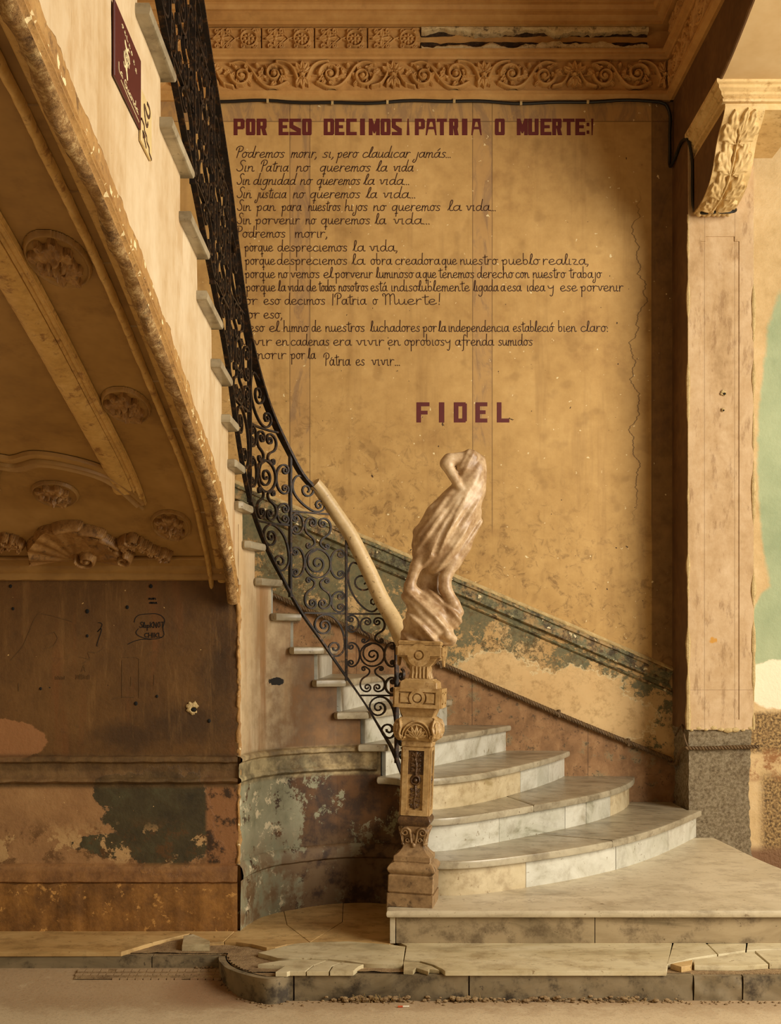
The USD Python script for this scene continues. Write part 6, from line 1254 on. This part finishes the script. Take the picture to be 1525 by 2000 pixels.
for g_ in (hand(.42 * yw, .66 * zh, .024, -115, fing), hand(.40 * yw, .42 * zh, .025, 40, fing)):
    for q in polys(g_):
        m = trimesh.creation.extrude_polygon(q, 1.0, engine='earcut'); v = m.vertices; m.vertices = sg3(np.c_[v[:, 0] / yw, v[:, 1] / zh], v[:, 2]); ms.append(m)
mm = cat(ms); mm.fix_normals(); obj('hand_emblem', mm, M['cream'], pp_)
wsn = []
for i, ch in enumerate('PALADAR'):
    a = i / 6; wsn += writing([(ch, .24 + .085 * i, .24 + .085 * i + .05, .84 + .05 * math.sin(a * 3.14) - .03 * i)], .022, 1)
lett = writing([('La', .12, .26, .17), ('Guarida', .33, .86, .13)], .055, 1)
lett = [np.c_[q[:, 0], q[:, 1]] for q in lett]; lett.append(np.array([(.20, .10), (.5, .07), (.90, .05)]))
obj('plaque_lettering', ribbons(wsn + lett, .014, sg3), M['cream'], pp_, smooth=False)
def sg4(p, h): return str3(y1s + p[:, 0] * (y2s - y1s), zbs - .03 + p[:, 1] * (zts - zbs - .05), .0072 + .0012 * h)
zig = np.array([(.02, .42), (.25, .40), (.27, .30), (.48, .28), (.5, .18), (.72, .16), (.74, .06), (.95, .03)]); zig = lin(zig, 60)
obj('stair_arrow', cat([ribbons([zig, lin([(.12, .22), (.42, .05)], 6), lin([(.12, .22), (.32, .21)], 4), lin([(.12, .22), (.15, .13)], 4)], .05, sg4), ribbons([spline([(.55, .95), (.8, .85), (.6, .72), (.25, .78), (.3, .62), (.6, .58)], 24)], .07, sg4)]), M['ink'], ap_, smooth=False)

# ------------------------------------------------------------------ cables
cb = thing('electric_cable', 'black electric cable running under the cornice and drooping round the bracket', 'cable', loc=(1.0, YB, 5.0))
xx = np.linspace(-1.35, 1.78, 90); pth = np.c_[xx, np.full(90, YB - .022), 5.088 + .008 * np.sin(xx * 5) + .004 * np.sin(xx * 13)]
p2 = [(1.82, YB - .02, 5.075), (1.845, YB - .02, 5.03), (1.85, YB - .02, 4.9), (1.85, YB - .02, 4.75), (1.848, YB - .03, 4.66), (1.862, 7.45, 4.70), (1.858, 7.30, 4.69), (1.866, 7.235, 4.66), (1.885, 7.225, 4.58), (1.892, 7.222, 4.40), (1.893, 7.222, 4.28), (1.905, 7.22, 4.22), (1.94, 7.19, 4.186), (1.99, 7.16, 4.178), (2.08, 7.15, 4.176), (2.13, 7.16, 4.184), (2.150, 7.21, 4.22)]
obj('cable_run', tube(np.vstack([pth, spline(p2, 90)]), .0105, 8), M['cable'], cb)
for px in (523, 649, 756, 886, 1016, 1146):
    c = np.array([(px - CX) * YB / FPX, YB - .022, 5.088 + .008 * math.sin(((px - CX) * YB / FPX) * 5)]); obj('cable_clip', tube([c + [-.008, 0, 0], c + [.008, 0, 0]], .0145, 10), M['chip'], cb)
rp = thing('handrail_rope', 'brown twisted rope cable fixed along the dado of the back wall', 'rope', loc=(.5, YB, 1.3))
xx = np.linspace(-1.5, 1.86, 700); base = np.c_[xx, np.full(700, YB - .028), zrope(xx) + .004 * np.sin(xx * 4)]
ms = []
for k in range(3):
    a = xx * 2 * np.pi / .055 + k * 2.094; ms.append(tube(base + np.c_[np.zeros(700), .0085 * np.cos(a), .0085 * np.sin(a)], .0095, 6))
obj('rope_strands', cat(ms), M['rope'], rp)
for px in (860, 1090, 1225): c = np.array([(px - CX) * YB / FPX, YB - .018, zrope((px - CX) * YB / FPX)]); obj('rope_hook', cbox(c[0] - .009, c[0] + .009, YB - .042, YB + .0, c[2] - .026, c[2] + .026, .003), M['rope'], rp)
xx = np.linspace(XP - .02, PX1 + .03, 260); base = np.c_[xx, np.full(260, PY - .012), .845 + .004 * np.sin(xx * 9)]; ms = []
for k in range(2):
    a = xx * 2 * np.pi / .04 + k * np.pi; ms.append(tube(base + np.c_[np.zeros(260), .006 * np.cos(a), .006 * np.sin(a)], .007, 6))
ms.append(tube(spline([(XP - .0, PY - .012, .845), (XP - .03, PY + .06, .82), (XP - .02, PY + .2, .74), (XP - .03, YB - .03, .71)], 30), .012, 7)); ms.append(tube(spline([(XP, PY - .01, .84), (XP - .02, PY + .03, .92), (XP - .012, PY + .1, .97), (XP - .02, PY + .25, .90)], 30), .006, 6))
obj('twisted_wire', cat(ms), M['rope'], None, label='twisted wire tied round the stripped foot of the pilaster', cat='wire')
